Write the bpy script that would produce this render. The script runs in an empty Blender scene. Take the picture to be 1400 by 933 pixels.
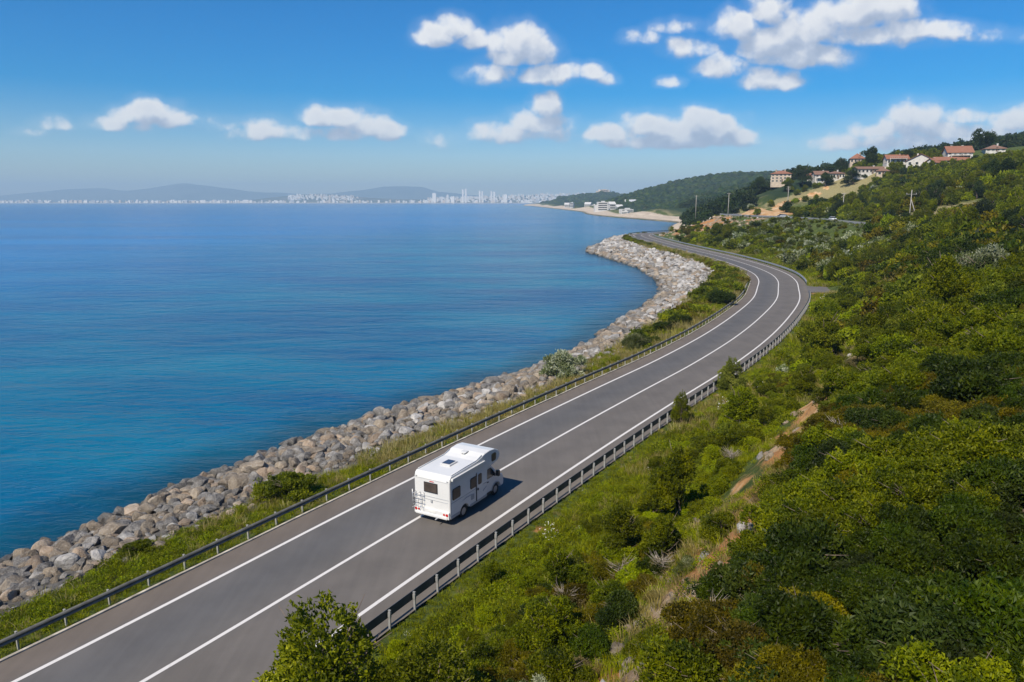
import bpy, bmesh, math, random
import numpy as np
from mathutils import Vector, Matrix
random.seed(7); RNG = np.random.default_rng(11)
R = math.radians
SC = bpy.context.scene
COL = SC.collection
CAM = np.array([0.0, 0.0, 17.0]); FOC = 1000.0; PITCH = math.atan(0.191)
CP, SP = math.cos(PITCH), math.sin(PITCH)
SEA = -3.0

# ------------------------------------------------------------------ helpers
def project(P):
    P = np.atleast_2d(np.asarray(P, float)) - CAM
    zc = P[:, 1]*CP - P[:, 2]*SP
    yc = P[:, 1]*SP + P[:, 2]*CP
    zc2 = np.where(np.abs(zc) < .01, .01, zc)
    return 700 + FOC*P[:, 0]/zc2, 466.5 - FOC*yc/zc2, zc

def ray(px, py):
    x = (px-700)/FOC; y = -(py-466.5)/FOC
    return np.array([x, CP+y*SP, -SP+y*CP])

def tag(o, label=None, cat=None, group=None, kind=None):
    if label: o['label'] = label
    if cat: o['category'] = cat
    if group: o['group'] = group
    if kind: o['kind'] = kind
    return o

def link(o, parent=None):
    COL.objects.link(o)
    if parent: o.parent = parent
    return o

def empty(name, loc=(0, 0, 0), rz=0.0):
    o = bpy.data.objects.new(name, None); o.location = loc; o.rotation_euler = (0, 0, rz)
    o.empty_display_size = .2
    return link(o)

def mesh_np(name, V, F, mat=None, smooth=False, attrs=None):
    """V (n,3), F list of (k,m) index arrays (tri or quad arrays)"""
    me = bpy.data.meshes.new(name)
    V = np.ascontiguousarray(V, dtype=np.float32)
    Fs = F if isinstance(F, list) else [F]
    tot = np.concatenate([np.full(len(f), f.shape[1], dtype=np.int32) for f in Fs])
    idx = np.concatenate([f.astype(np.int32).ravel() for f in Fs])
    st = np.concatenate([[0], np.cumsum(tot)[:-1]]).astype(np.int32)
    me.vertices.add(len(V)); me.vertices.foreach_set('co', V.ravel())
    me.loops.add(len(idx)); me.loops.foreach_set('vertex_index', idx)
    me.polygons.add(len(tot)); me.polygons.foreach_set('loop_start', st)
    try: me.polygons.foreach_set('loop_total', tot)
    except Exception: pass
    me.polygons.foreach_set('use_smooth', np.full(len(tot), smooth))
    if attrs:
        for k, a in attrs.items():
            if a.ndim == 1:
                at = me.attributes.new(k, 'FLOAT', 'POINT'); at.data.foreach_set('value', a.astype(np.float32))
            else:
                at = me.attributes.new(k, 'FLOAT_COLOR', 'POINT')
                c = np.ones((len(V), 4), np.float32); c[:, :a.shape[1]] = a
                at.data.foreach_set('color', c.ravel())
    me.update(calc_edges=True); me.validate()
    if mat: me.materials.append(mat)
    return me

class MB:
    """collects shapes and links them as ONE mesh object"""
    def __init__(s): s.bm = bmesh.new(); s.mi = 0
    def _done(s, vs, M):
        if M is not None: bmesh.ops.transform(s.bm, matrix=M, verts=vs)
        return vs
    def box(s, c, d, rot=None, taper=None):
        r = bmesh.ops.create_cube(s.bm, size=1.0); vs = r['verts']
        for v in vs:
            k = 1.0
            if taper and v.co.z > 0: k = taper
            v.co = Vector((v.co.x*d[0]*k, v.co.y*d[1]*k, v.co.z*d[2]))
        M = Matrix.Translation(c)
        if rot: M = M @ rot
        return s._done(vs, M)
    def tube(s, pts, rad, n=8, cap=True):
        pts = [Vector(p) for p in pts]
        if not hasattr(rad, '__len__'): rad = [rad]*len(pts)
        rings = []
        up = Vector((0, 0, 1))
        for i, p in enumerate(pts):
            d = (pts[min(i+1, len(pts)-1)]-pts[max(i-1, 0)]).normalized()
            a = d.cross(up)
            if a.length < .05: a = d.cross(Vector((1, 0, 0)))
            a.normalize(); b = d.cross(a)
            rings.append([s.bm.verts.new(p + (a*math.cos(2*math.pi*k/n)+b*math.sin(2*math.pi*k/n))*rad[i]) for k in range(n)])
        for i in range(len(rings)-1):
            for k in range(n):
                f = s.bm.faces.new((rings[i][k], rings[i][(k+1) % n], rings[i+1][(k+1) % n], rings[i+1][k])); f.smooth = True
        if cap:
            s.bm.faces.new(rings[0][::-1]); s.bm.faces.new(rings[-1])
    def cyl(s, a, b, r, n=16): s.tube([a, b], r, n)
    def prism(s, poly, axis, lo, hi):
        """poly: list of 2D points; extruded along axis (0 x,1 y,2 z)"""
        def p3(p, t):
            q = [0, 0, 0]; o = [k for k in range(3) if k != axis]
            q[o[0]] = p[0]; q[o[1]] = p[1]; q[axis] = t; return q
        A = [s.bm.verts.new(p3(p, lo)) for p in poly]; B = [s.bm.verts.new(p3(p, hi)) for p in poly]
        n = len(poly)
        s.bm.faces.new(A); s.bm.faces.new(B[::-1])
        for k in range(n): s.bm.faces.new((A[k], B[k], B[(k+1) % n], A[(k+1) % n]))
    def poly(s, pts):
        return s.bm.faces.new([s.bm.verts.new(p) for p in pts])
    def mesh(s, name, mat, bevel=0, seg=2, smooth=False):
        bm = s.bm
        bmesh.ops.recalc_face_normals(bm, faces=bm.faces)
        if bevel:
            es = [e for e in bm.edges if len(e.link_faces) == 2 and e.calc_face_angle(0) > .5]
            bmesh.ops.bevel(bm, geom=es, offset=bevel, segments=seg, profile=.6, affect='EDGES', clamp_overlap=True)
        me = bpy.data.meshes.new(name)
        if smooth:
            for f in bm.faces: f.smooth = True
        bm.to_mesh(me); bm.free()
        me.materials.append(mat)
        return me
    def build(s, name, mat, parent=None, **k):
        o = bpy.data.objects.new(name, s.mesh(name, mat, **k))
        return link(o, parent)

# ------------------------------------------------------------------ materials
def new_mat(name):
    m = bpy.data.materials.new(name); m.use_nodes = True
    nt = m.node_tree; nt.nodes.clear()
    return m, nt

class N:
    def __init__(s, nt): s.nt = nt
    def n(s, t, **k):
        nd = s.nt.nodes.new(t)
        ins = k.pop('ins', {})
        for a, v in k.items(): setattr(nd, a, v)
        for a, v in ins.items():
            sk = nd.inputs[a]
            if isinstance(v, bpy.types.NodeSocket): s.nt.links.new(v, sk)
            else: sk.default_value = v
        return nd
    def math(s, op, a, b=None, c=None, clamp=False):
        ins = {0: a}
        if b is not None: ins[1] = b
        if c is not None: ins[2] = c
        return s.n('ShaderNodeMath', operation=op, use_clamp=clamp, ins=ins).outputs[0]
    def vmath(s, op, a, b=None, out=0):
        ins = {0: a}
        if b is not None: ins[1] = b
        return s.n('ShaderNodeVectorMath', operation=op, ins=ins).outputs[out]
    def mix(s, f, a, b, blend='MIX'):
        nd = s.n('ShaderNodeMix', data_type='RGBA', blend_type=blend)
        for i, v in ((0, f), (6, a), (7, b)):
            if isinstance(v, bpy.types.NodeSocket): s.nt.links.new(v, nd.inputs[i])
            else: nd.inputs[i].default_value = v
        return nd.outputs[2]
    def noise(s, vec, scale, detail=4, rough=.55, dist=0, out=0):
        nd = s.n('ShaderNodeTexNoise', ins={'Vector': vec, 'Scale': scale, 'Detail': detail, 'Roughness': rough, 'Distortion': dist})
        return nd.outputs[out]
    def ramp(s, f, stops, interp='LINEAR'):
        nd = s.n('ShaderNodeValToRGB', ins={0: f}); cr = nd.color_ramp; cr.interpolation = interp
        while len(cr.elements) > 1: cr.elements.remove(cr.elements[-1])
        for i, (p, c) in enumerate(stops):
            e = cr.elements[0] if i == 0 else cr.elements.new(p)
            e.position = p; e.color = c if len(c) == 4 else (*c, 1)
        return nd.outputs[0]
    def mr(s, v, a, b, c=0.0, d=1.0, smooth=True):
        return s.n('ShaderNodeMapRange', interpolation_type='SMOOTHSTEP' if smooth else 'LINEAR',
                   ins={0: v, 1: a, 2: b, 3: c, 4: d}).outputs[0]
    def out(s, surf=None, vol=None):
        o = s.nt.nodes.new('ShaderNodeOutputMaterial')
        if surf: s.nt.links.new(surf, o.inputs[0])
        if vol: s.nt.links.new(vol, o.inputs[1])

def pbr(name, col, rough=.6, metal=0.0, var=0.12, nscale=3.0, bump=0.0, bscale=40, coat=0.0, spec=None):
    m, nt = new_mat(name); g = N(nt)
    tc = g.n('ShaderNodeTexCoord').outputs['Object']
    c = (*col, 1)
    if var:
        f = g.noise(tc, nscale, 5, .6)
        dk = tuple(x*(1-var*1.6) for x in col) + (1,); lt = tuple(min(1, x*(1+var)) for x in col) + (1,)
        c = g.ramp(f, [(.3, dk), (.7, lt)])
    ins = {'Base Color': c, 'Roughness': rough, 'Metallic': metal, 'Coat Weight': coat}
    if spec is not None: ins['Specular IOR Level'] = spec
    if bump:
        h = g.noise(tc, bscale, 4, .6)
        ins['Normal'] = g.n('ShaderNodeBump', ins={'Height': h, 'Strength': bump, 'Distance': .02}).outputs[0]
    b = g.n('ShaderNodeBsdfPrincipled', ins=ins)
    g.out(b.outputs[0])
    return m

def leaf_mat(name, dark, mid, light, trans=.3, tip=None, rough=.55):
    m, nt = new_mat(name); g = N(nt)
    at = g.n('ShaderNodeAttribute', attribute_name='tone').outputs['Fac']
    rnd = g.n('ShaderNodeObjectInfo').outputs['Random']
    geo = g.n('ShaderNodeNewGeometry')
    f = g.math('ADD', g.math('MULTIPLY', at, .75), g.math('MULTIPLY', rnd, .25))
    c = g.ramp(f, [(.05, dark), (.5, mid), (.92 if not tip else .74, light)] + ([(1.0, tip)] if tip else []))
    # whole plants differ a little in hue and depth
    hs = g.n('ShaderNodeHueSaturation', ins={'Hue': g.math('ADD', .480, g.math('MULTIPLY', rnd, .03)), 'Saturation': g.math('ADD', 1.0, g.math('MULTIPLY', g.math('FRACT', g.math('MULTIPLY', rnd, 17.3)), .3)), 'Value': g.math('ADD', .78, g.math('MULTIPLY', g.math('FRACT', g.math('MULTIPLY', rnd, 7.7)), .45)), 'Color': c}).outputs[0]
    b = g.n('ShaderNodeBsdfPrincipled', ins={'Base Color': hs, 'Roughness': rough, 'Specular IOR Level': .16})
    t = g.n('ShaderNodeBsdfTranslucent', ins={'Color': g.mix(.5, hs, (.30, .42, .04, 1), 'MIX')})
    mx = g.n('ShaderNodeMixShader', ins={0: trans, 1: b.outputs[0], 2: t.outputs[0]})
    g.out(mx.outputs[0])
    return m

M = {}
M['leaf_green'] = leaf_mat('leaf_green', (.014, .024, .003), (.084, .104, .006), (.23, .24, .016))
M['leaf_bright'] = leaf_mat('leaf_bright', (.04, .065, .003), (.165, .205, .006), (.31, .33, .015), .35)
M['leaf_tree'] = leaf_mat('leaf_tree', (.02, .028, .005), (.105, .118, .018), (.29, .29, .06), .3)
M['leaf_dark'] = leaf_mat('leaf_dark', (.005, .010, .002), (.022, .036, .004), (.060, .078, .009), .15)  # dark green leaves, kept deeper: cloud shade is put into their colour
M['leaf_olive'] = leaf_mat('leaf_olive', (.014, .013, .002), (.086, .074, .005), (.20, .168, .012), .22)
M['leaf_silver'] = leaf_mat('leaf_silver', (.025, .040, .010), (.115, .135, .05), (.31, .33, .22), .25, tip=(.46, .47, .38))
M['leaf_forest'] = leaf_mat('leaf_forest', (.007, .015, .006), (.022, .036, .012), (.05, .068, .018), .12)
M['leaf_dry'] = leaf_mat('leaf_dry', (.07, .06, .03), (.17, .14, .065), (.30, .25, .13), .3)
M['grass'] = leaf_mat('grass', (.05, .070, .004), (.18, .205, .008), (.34, .33, .03), .35)
M['grass_dry'] = leaf_mat('grass_dry', (.12, .10, .04), (.26, .22, .09), (.42, .36, .18), .3)
M['flower'] = pbr('flower', (.75, .75, .68), .6, var=.05)
M['bark'] = pbr('bark', (.16, .12, .09), .9, var=.3, nscale=8, bump=.6, bscale=25)
M['twig'] = pbr('twig', (.34, .29, .24), .9, var=.2, nscale=8)

def rock_mat(name, a, b, c):
    m, nt = new_mat(name); g = N(nt)
    tc = g.n('ShaderNodeTexCoord').outputs['Object']
    rnd = g.n('ShaderNodeObjectInfo').outputs['Random']
    off = g.vmath('ADD', tc, g.n('ShaderNodeCombineXYZ', ins={0: g.math('MULTIPLY', rnd, 37.0), 1: g.math('MULTIPLY', rnd, 11.0)}).outputs[0])
    f = g.noise(off, 1.1, 6, .62, .6)
    col = g.ramp(f, [(.28, a), (.5, b), (.72, c)])
    sp = g.noise(off, 9, 4, .7)
    col = g.mix(g.mr(sp, .52, .68, 0, .5), col, (.50, .47, .42, 1))
    st = g.noise(off, 2.3, 5, .7, 1.5)
    col = g.mix(g.mr(st, .60, .72, 0, .6), col, (.30, .19, .10, 1))
    # wet dark band near the waterline
    zz = g.n('ShaderNodeSeparateXYZ', ins={0: g.n('ShaderNodeNewGeometry').outputs['Position']}).outputs[2]
    wet = g.mr(zz, SEA+.1, SEA+.75, .72, 0)
    col = g.mix(wet, col, (.045, .042, .034, 1))
    hs = g.n('ShaderNodeHueSaturation', ins={'Saturation': .9, 'Value': g.math('ADD', .72, g.math('MULTIPLY', g.math('FRACT', g.math('MULTIPLY', rnd, 5.1)), .5)), 'Color': col}).outputs[0]
    h = g.math('ADD', g.math('MULTIPLY', g.noise(off, 3.5, 8, .68), 1.0), g.math('MULTIPLY', g.noise(off, 18, 4, .6), .25))
    bmp = g.n('ShaderNodeBump', ins={'Height': h, 'Strength': .8, 'Distance': .22}).outputs[0]
    b = g.n('ShaderNodeBsdfPrincipled', ins={'Base Color': hs, 'Roughness': g.math('SUBTRACT', .9, g.math('MULTIPLY', wet, .5)), 'Normal': bmp})
    g.out(b.outputs[0]); return m
M['rock_grey'] = rock_mat('rock_grey', (.065, .060, .054), (.165, .152, .136), (.33, .31, .28))
M['rock_tan'] = rock_mat('rock_tan', (.085, .065, .045), (.21, .162, .108), (.36, .30, .22))
M['rock_pale'] = rock_mat('rock_pale', (.20, .187, .168), (.335, .315, .29), (.49, .47, .44))
M['rock_rust'] = rock_mat('rock_rust', (.19, .13, .08), (.31, .22, .14), (.40, .33, .25))

# ------------------------------------------------------------------ plan curves
def spline(P, step=1.0):
    P = np.array(P, float); out = []
    n = len(P)
    for i in range(n-1):
        p0 = P[max(i-1, 0)]; p1 = P[i]; p2 = P[i+1]; p3 = P[min(i+2, n-1)]
        m1 = (p2-p0)/2 if i > 0 else p2-p1; m2 = (p3-p1)/2 if i < n-2 else p2-p1
        L = np.linalg.norm(p2-p1); k = max(2, int(L/.5))
        # chord-scaled tangents keep uneven spacing smooth
        if i > 0: m1 = (p2-p0)/(np.linalg.norm(p2-p1)+np.linalg.norm(p1-p0))*L
        if i < n-2: m2 = (p3-p1)/(np.linalg.norm(p3-p2)+np.linalg.norm(p2-p1))*L
        for t in np.linspace(0, 1, k, endpoint=False):
            t2, t3 = t*t, t*t*t
            out.append((2*t3-3*t2+1)*p1+(t3-2*t2+t)*m1+(-2*t3+3*t2)*p2+(t3-t2)*m2)
    out.append(P[-1]); out = np.array(out)
    d = np.concatenate([[0], np.cumsum(np.linalg.norm(np.diff(out[:, :2], axis=0), axis=1))])
    s = np.arange(0, d[-1], step)
    Q = np.stack([np.interp(s, d, out[:, k]) for k in range(P.shape[1])], 1)
    for _ in range(3):
        Q[1:-1] = .25*Q[:-2]+.5*Q[1:-1]+.25*Q[2:]
    return Q

ROAD = spline([(-55, -48), (-34, -11), (-23.7, 6.6), (-13.3, 23.6), (-5.3, 37.2), (3.2, 51.1), (11.3, 63.8), (19.4, 76.3), (28.9, 92.4), (38.5, 110.8), (46.8, 128.5), (53.2, 145.5), (58.2, 160), (62.0, 176), (64.4, 198.6), (65.2, 230), (64.4, 258), (63.6, 288), (63.4, 326), (64.2, 360), (68, 384), (79, 403), (97, 419), (125, 432), (170, 440)])
SHORE = spline([(-160, -110), (-90, -50), (-52, -2), (-36, 24), (-28.3, 37), (-25.3, 44), (-22.6, 50), (-19.8, 55), (-16.5, 60.5), (-10, 69), (-3.5, 78), (4, 87.5), (11, 101), (18.6, 121), (27, 141), (34, 162.5), (37.9, 186), (39.2, 220), (36, 257), (31.5, 294), (35, 320), (43, 350), (50, 385), (62, 412), (82, 434), (100, 458), (108, 510), (128, 600), (155, 699), (146, 809), (127, 960), (118, 1150), (132, 1425), (112, 2178), (84, 3185), (60, 3600), (300, 4200), (1500, 5200)], 3.0)
INNER = spline([(-80, -60), (-45, -10), (-31, 14), (-22, 28.5), (-20, 32.5), (-17.2, 37), (-12.8, 43.8), (-9.2, 50), (-3.4, 57.3), (3.5, 68), (13.2, 87), (21.5, 105), (34, 135.5), (43.8, 160), (50.5, 182), (53.5, 200), (54.5, 247), (52, 290), (51.5, 317), (52.5, 350), (60, 385), (70, 406), (92, 427), (130, 443)], 1.5)
UPPER = spline([(20, -30), (42, 20), (62, 70), (81, 112), (97, 153), (107, 212), (117, 260), (120, 300), (113, 345), (114, 390), (135, 425), (190, 450)])

def nearest(X, Y, C, chunk=20000, sub=1):
    """distance, signed side (+ right of travel), index"""
    P = np.stack([X.ravel(), Y.ravel()], 1); D = np.empty(len(P)); I = np.empty(len(P), int)
    A = C[:, :2]
    for i in range(0, len(P), chunk):
        q = P[i:i+chunk]
        d2 = (q[:, None, 0]-A[None, :, 0])**2+(q[:, None, 1]-A[None, :, 1])**2
        j = d2.argmin(1); I[i:i+chunk] = j
    j0 = np.clip(I-1, 0, len(A)-1); j1 = np.clip(I+1, 0, len(A)-1)
    T = A[j1]-A[j0]; T /= np.linalg.norm(T, axis=1)[:, None]
    rel = P-A[I]
    side = rel[:, 0]*T[:, 1]-rel[:, 1]*T[:, 0]
    along = (rel*T).sum(1)
    dist = np.hypot(rel[:, 0], rel[:, 1])
    perp = np.abs(side); use = (I > 0) & (I < len(A)-1)
    D = np.where(use, np.minimum(dist, np.maximum(perp, dist*.0+perp)), dist)
    return (D*np.sign(side)).reshape(X.shape), I.reshape(X.shape)

def vnoise(X, Y, s, seed=0):
    """smooth value noise"""
    x = X/s+seed*17.3; y = Y/s+seed*9.1
    xi = np.floor(x).astype(np.int64); yi = np.floor(y).astype(np.int64); fx = x-xi; fy = y-yi
    def h(a, b):
        k = (a*374761393+b*668265263+seed*974711) & 0x7fffffff
        k = ((k ^ (k >> 13))*1274126177) & 0x7fffffff
        return ((k ^ (k >> 16)) & 0xffff)/65535.0
    ux = fx*fx*(3-2*fx); uy = fy*fy*(3-2*fy)
    return (h(xi, yi)*(1-ux)+h(xi+1, yi)*ux)*(1-uy)+(h(xi, yi+1)*(1-ux)+h(xi+1, yi+1)*ux)*uy-.5

def fbm(X, Y, s, seed=0, o=4):
    t = 0; a = 1
    for k in range(o):
        t = t+a*vnoise(X, Y, s/2**k, seed+k); a *= .5
    return t

def rbf_fit(P, c):
    P = np.array(P, float); n = len(P)
    d = np.sqrt(((P[:, None, :2]-P[None, :, :2])**2).sum(2)+c*c)
    A = np.zeros((n+1, n+1)); A[:n, :n] = d; A[:n, n] = 1; A[n, :n] = 1
    w = np.linalg.solve(A, np.concatenate([P[:, 2], [0]]))
    def f(X, Y):
        out = np.full(X.shape, w[n])
        for i in range(n): out = out+w[i]*np.sqrt((X-P[i, 0])**2+(Y-P[i, 1])**2+c*c)
        return out
    return f
HILL = rbf_fit([(97, 153, 10), (107, 212, 10), (117, 260, 10), (120, 300, 10), (113, 345, 10), (114, 390, 10.5), (81, 112, 10.3), (62, 70, 10),
    (125, 200, 12), (145, 215, 18), (165, 230, 25), (150, 175, 21), (200, 200, 32), (135, 140, 17), (170, 120, 21),
    (138, 260, 14), (156, 262, 21), (190, 262, 29), (140, 310, 12.5), (160, 325, 17), (185, 330, 24.5), (150, 355, 14.5), (176, 372, 20),
    (228, 378, 37), (245, 340, 40), (205, 395, 33.5), (200, 425, 36), (136, 400, 14.5), (176, 410, 21), (160, 425, 22), (178, 455, 27.5),
    (193, 475, 30.5), (180, 490, 30), (215, 480, 36), (175, 520, 25), (144, 480, 14.5), (118, 445, 9), (150, 540, 12), (130, 480, 7), (170, 600, 6),
    (300, 600, 44), (360, 600, 55), (420, 600, 64), (270, 500, 43), (330, 450, 50), (600, 600, 85), (330, 720, 40), (230, 650, 16), (260, 760, 14), (300, 300, 52), (400, 200, 70), (250, 60, 30), (150, -50, 14)], 14)
FAR = rbf_fit([(170, 600, 4), (190, 700, 5), (230, 650, 14), (250, 760, 16), (200, 850, 5), (170, 950, 5), (215, 1000, 10), (262, 1000, 27), (305, 1000, 38), (420, 1000, 60), (180, 1180, 5), (300, 1200, 20), (340, 700, 45), (600, 700, 85),
    (182, 1300, 5), (182, 1500, 8), (228, 1500, 26), (330, 1500, 54), (450, 1500, 70), (520, 1500, 72), (800, 1500, 90), (170, 1700, 5), (260, 1900, 12), (400, 2000, 40), (150, 2200, 5), (260, 2400, 10),
    (150, 3000, 8), (190, 3000, 28), (240, 3000, 38), (330, 3000, 46), (400, 3000, 48), (460, 3000, 36), (700, 3000, 40), (400, 4000, 20), (1200, 4000, 60)], 60)

def seg(v, pts):
    a = np.array(pts); return np.interp(v, a[:, 0], a[:, 1])

def height(X, Y, full=False):
    X = np.asarray(X, float); Y = np.asarray(Y, float)
    u, ri = nearest(X, Y, ROAD)
    s, si = nearest(X, Y, SHORE)          # + on the land side
    inn, ii = nearest(X, Y, INNER)        # + on the road side
    q, qi = nearest(X, Y, UPPER)          # + inland of the upper road
    v = u-5.5
    # ---- left side: verge, riprap, sea bed
    a = np.maximum(-u-6.0, 0)
    i_ = np.abs(inn)
    tl = s/(np.abs(s)+i_+1e-6)
    z_rock = SEA+(2.45)*np.clip(tl, 0, 1)**.9
    t2 = i_/(i_+a+.01)
    z_verge = -.55+(.45)*np.clip(t2, 0, 1)
    left = np.where(inn > 0, z_verge, z_rock)
    sea = SEA-np.minimum(.32*np.abs(s), 9)
    # ---- right side of the main road
    nearz = seg(v, [(-20, -.1), (0, -.12), (2.5, -.05), (5, .2), (8, 1.1), (10, 2.6), (12.5, 5.2), (15, 6.6), (20, 8.2), (28, 10.0), (40, 10.8), (60, 10.4), (300, 10.5)])
    farz = seg(v, [(-20, -.1), (0, -.12), (4, .0), (7, .8), (12, 2.6), (30, 8.2), (40, 10), (300, 10.2)])
    k = np.clip((Y-105)/35, 0, 1); k = k*k*(3-2*k)
    prof = nearz*(1-k)+farz*k
    gul = np.clip(vnoise(X, Y, 9, 3)+.1, 0, 1)
    amp = np.clip((v-5)/6, 0, 1)
    prof = prof+amp*(fbm(X, Y, 9, 5, 4)*1.1)+np.clip(1-np.abs(v-11)/5, 0, 1)*(-1.3*gul+fbm(X, Y, 2.2, 8, 3)*.5)*(1-k)
    prof = prof+(1.5*np.exp(-((X-40)/15)**2-((Y-50)/16)**2)-2.2*np.exp(-((X-58)/12)**2-((Y-84)/11)**2))*np.clip((v-12)/8, 0, 1)
    # beyond the upper road
    hl = HILL(X, Y)+fbm(X, Y, 28, 21, 4)*2.0
    cut = np.clip((q-5)/5, 0, 1)
    z_hill = 10+(hl-10)*cut
    kk = np.clip((q+14)/9, 0, 1); kk = kk*kk*(3-2*kk)
    right = prof*(1-kk)+10.0*kk
    right = np.where(q > 5, z_hill, right)
    # the upper road is carried only up to y 430; past the bluff the coast falls to the sea
    land = np.where(u < 0, left, right)
    land = np.where(np.abs(u) < 6.0, -.10, land)
    # the bluff end, the bay and everything farther
    kb = np.clip((Y-432)/30, 0, 1)
    land = land*(1-kb)+np.maximum(hl, -2)*kb
    kf = np.clip((Y-600)/180, 0, 1)
    fr = FAR(X, Y)+fbm(X, Y, 90, 31, 4)*5.0*np.clip((s-60)/80, 0, 1)
    land = land*(1-kf)+fr*kf
    far_lim = SEA+np.where(s > 0, np.minimum(s*.42, 6.5+np.maximum(s-14, 0)*(.95*(1-kf)+.28*kf)), 0)
    kb2 = np.clip((Y-425)/20, 0, 1)
    land = np.where(kb2 > 0, land*(1-kb2)+np.minimum(np.maximum(land, SEA+2), far_lim)*kb2, land)
    land = np.where(s < 0, sea, land)
    if full: return land, dict(u=u, v=v, s=s, inn=inn, q=q, k=k, kb=kb2, ri=ri)
    return land

SCARS = [(19.6, 47.5, 5.5, 1.5), (13.4, 36.5, 4.0, 1.3), (44.5, 81.0, 7.0, 2.4), (30.5, 63.5, 4.5, 1.2)]
def scar(X, Y):
    m = np.zeros(np.shape(X))
    for cx, cy, a, b in SCARS:
        p = (X-cx)*.62+(Y-cy)*.785; q = (X-cx)*.785-(Y-cy)*.62
        m = np.maximum(m, 1.35-np.sqrt((p/a)**2+(q/b)**2)+fbm(X, Y, 2.5, 71, 2)*.5)
    return np.clip(m*1.6, 0, 1)

def hz(x, y): return float(height(np.array([x]), np.array([y]))[0])

def sight(px, py, rmin=4, rmax=900):
    """where a line of sight meets the ground"""
    d = ray(px, py); t = np.geomspace(rmin, rmax, 900)
    P = CAM+t[:, None]*d
    z = height(P[:, 0], P[:, 1]); b = np.nonzero(P[:, 2] < z)[0]
    i = b[0] if len(b) else len(t)-1
    return P[i, 0], P[i, 1], z[i]

# ------------------------------------------------------------------ ground
def polar(r0, r1, ratio, fine, half, coarse):
    rs = [r0]
    while rs[-1] < r1: rs.append(rs[-1]*ratio+ .0)
    rs = np.array([0.01]+rs)
    th = np.concatenate([np.arange(-half, half, fine), np.arange(half, 360-half, coarse)])
    return rs, np.radians(th)

def polar_mesh(rs, th):
    A, B = np.meshgrid(rs, th, indexing='ij')
    X = A*np.sin(B); Y = A*np.cos(B)
    nr, na = A.shape
    i = np.arange(nr-1)[:, None]; j = np.arange(na)[None, :]; j2 = (j+1) % na
    F = np.stack([i*na+j, i*na+j2, (i+1)*na+j2, (i+1)*na+j], -1).reshape(-1, 4)
    return X, Y, F[:, ::-1]

rs, th = polar(3.0, 5200, 1.0165, .24, 52, 6)
X, Y, F = polar_mesh(rs, th)
Z, info = height(X, Y, True)
sl = np.clip(1-np.abs(info['v']-11.5)/3.2, 0, 1)*(1-info['k'])
patch = np.clip(fbm(X, Y, 7, 41, 3)*2.2+1.25, .55, 1)
soil = sl*patch+np.clip(fbm(X, Y, 2.2, 43, 3)*3-.75, 0, 1)*((info['v'] > .3) & (info['v'] < 6))
# cut face of orange rock above the upper road, at the bend and in the bluff
cutm = np.clip(1.6-np.abs(info['q']-12)/9, 0, 1)*np.clip((Y-325)/20, 0, 1)*np.clip((440-Y)/20, 0, 1)*np.clip((X-108)/6, 0, 1)*np.clip((138-X)/10, 0, 1)+np.clip(1.5-np.abs(info['q']-24)/2.5, 0, 1)*((X > 128) & (X < 178) & (Y > 360) & (Y < 425))
bluff = np.clip((Y-285)/30, 0, 1)*np.clip((info['v']-3)/6, 0, 1)*np.clip((-4-info['q'])/6, 0, 1)*np.clip(fbm(X, Y, 14, 51, 4)*2+.75, 0, 1)
clearing = np.exp(-((X-128)/14)**2-((Y-222)/16)**2)
field = np.clip(1.4-np.abs(Y-435)/50, 0, 1)*np.clip((X-115)/25, 0, 1)*np.clip((205-X)/12, 0, 1)*np.clip((info['q']-10)/6, 0, 1)
rockm = ((info['inn'] < .4) & (info['u'] < 0) & (Y < 425)).astype(float)
sc_m = scar(X, Y); cutm = np.maximum(cutm, sc_m*np.clip(.85+fbm(X, Y, 3, 79, 2), 0, 1))
beach = np.clip((42-info['s'])/14, 0, 1)*info['kb']*np.clip(Z+3.2, 0, 1)
dry = np.clip((fbm(X, Y, 5, 61, 3)*2.0+.35), 0, 1)*np.clip((info['u'] < -5.9)*1.0, 0, 1)*np.clip((Y-45)/12, 0, 1)*.8
dry = np.clip(dry+clearing*1.1+field*(.95+fbm(X, Y, 20, 66, 3)*.8)+bluff*.7*np.clip(fbm(X, Y, 8, 71, 3)*2+.4, 0, 1)+np.clip(1-np.abs(info['v']-14)/3, 0, 1)*(1-info['k'])*np.clip(fbm(X, Y, 6, 77, 3)*2+.3, 0, 1), 0, 1)
forest = info['kb']*np.clip((info['s']-40)/20, 0, 1)
verge = np.clip(1-np.abs(info['v']-2)/6, 0, 1)
mA = np.stack([rockm, np.clip(soil+bluff*.8, 0, 1), dry], -1).reshape(-1, 3)
mB = np.stack([beach, forest, cutm], -1).reshape(-1, 3)

m, nt = new_mat('ground'); g = N(nt)
pos = g.n('ShaderNodeNewGeometry').outputs['Position']
A = g.n('ShaderNodeSeparateColor', ins={0: g.n('ShaderNodeAttribute', attribute_name='mask_a').outputs['Color']})
B = g.n('ShaderNodeSeparateColor', ins={0: g.n('ShaderNodeAttribute', attribute_name='mask_b').outputs['Color']})
n1 = g.noise(pos, .5, 8, .65); n2 = g.noise(pos, 4.0, 6, .7); n3 = g.noise(pos, .06, 5, .6)
grass = g.ramp(g.math('ADD', g.math('MULTIPLY', n1, .6), g.math('MULTIPLY', n2, .4)), [(.32, (.03, .042, .012)), (.5, (.065, .09, .018)), (.66, (.13, .15, .035))])
soilc = g.ramp(n1, [(.3, (.13, .085, .05)), (.48, (.29, .19, .10)), (.6, (.36, .29, .21)), (.75, (.44, .38, .31))])
soilc = g.mix(g.mr(g.noise(pos, .13, 3, .5), .46, .56), soilc, (.40, .19, .07, 1))
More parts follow.
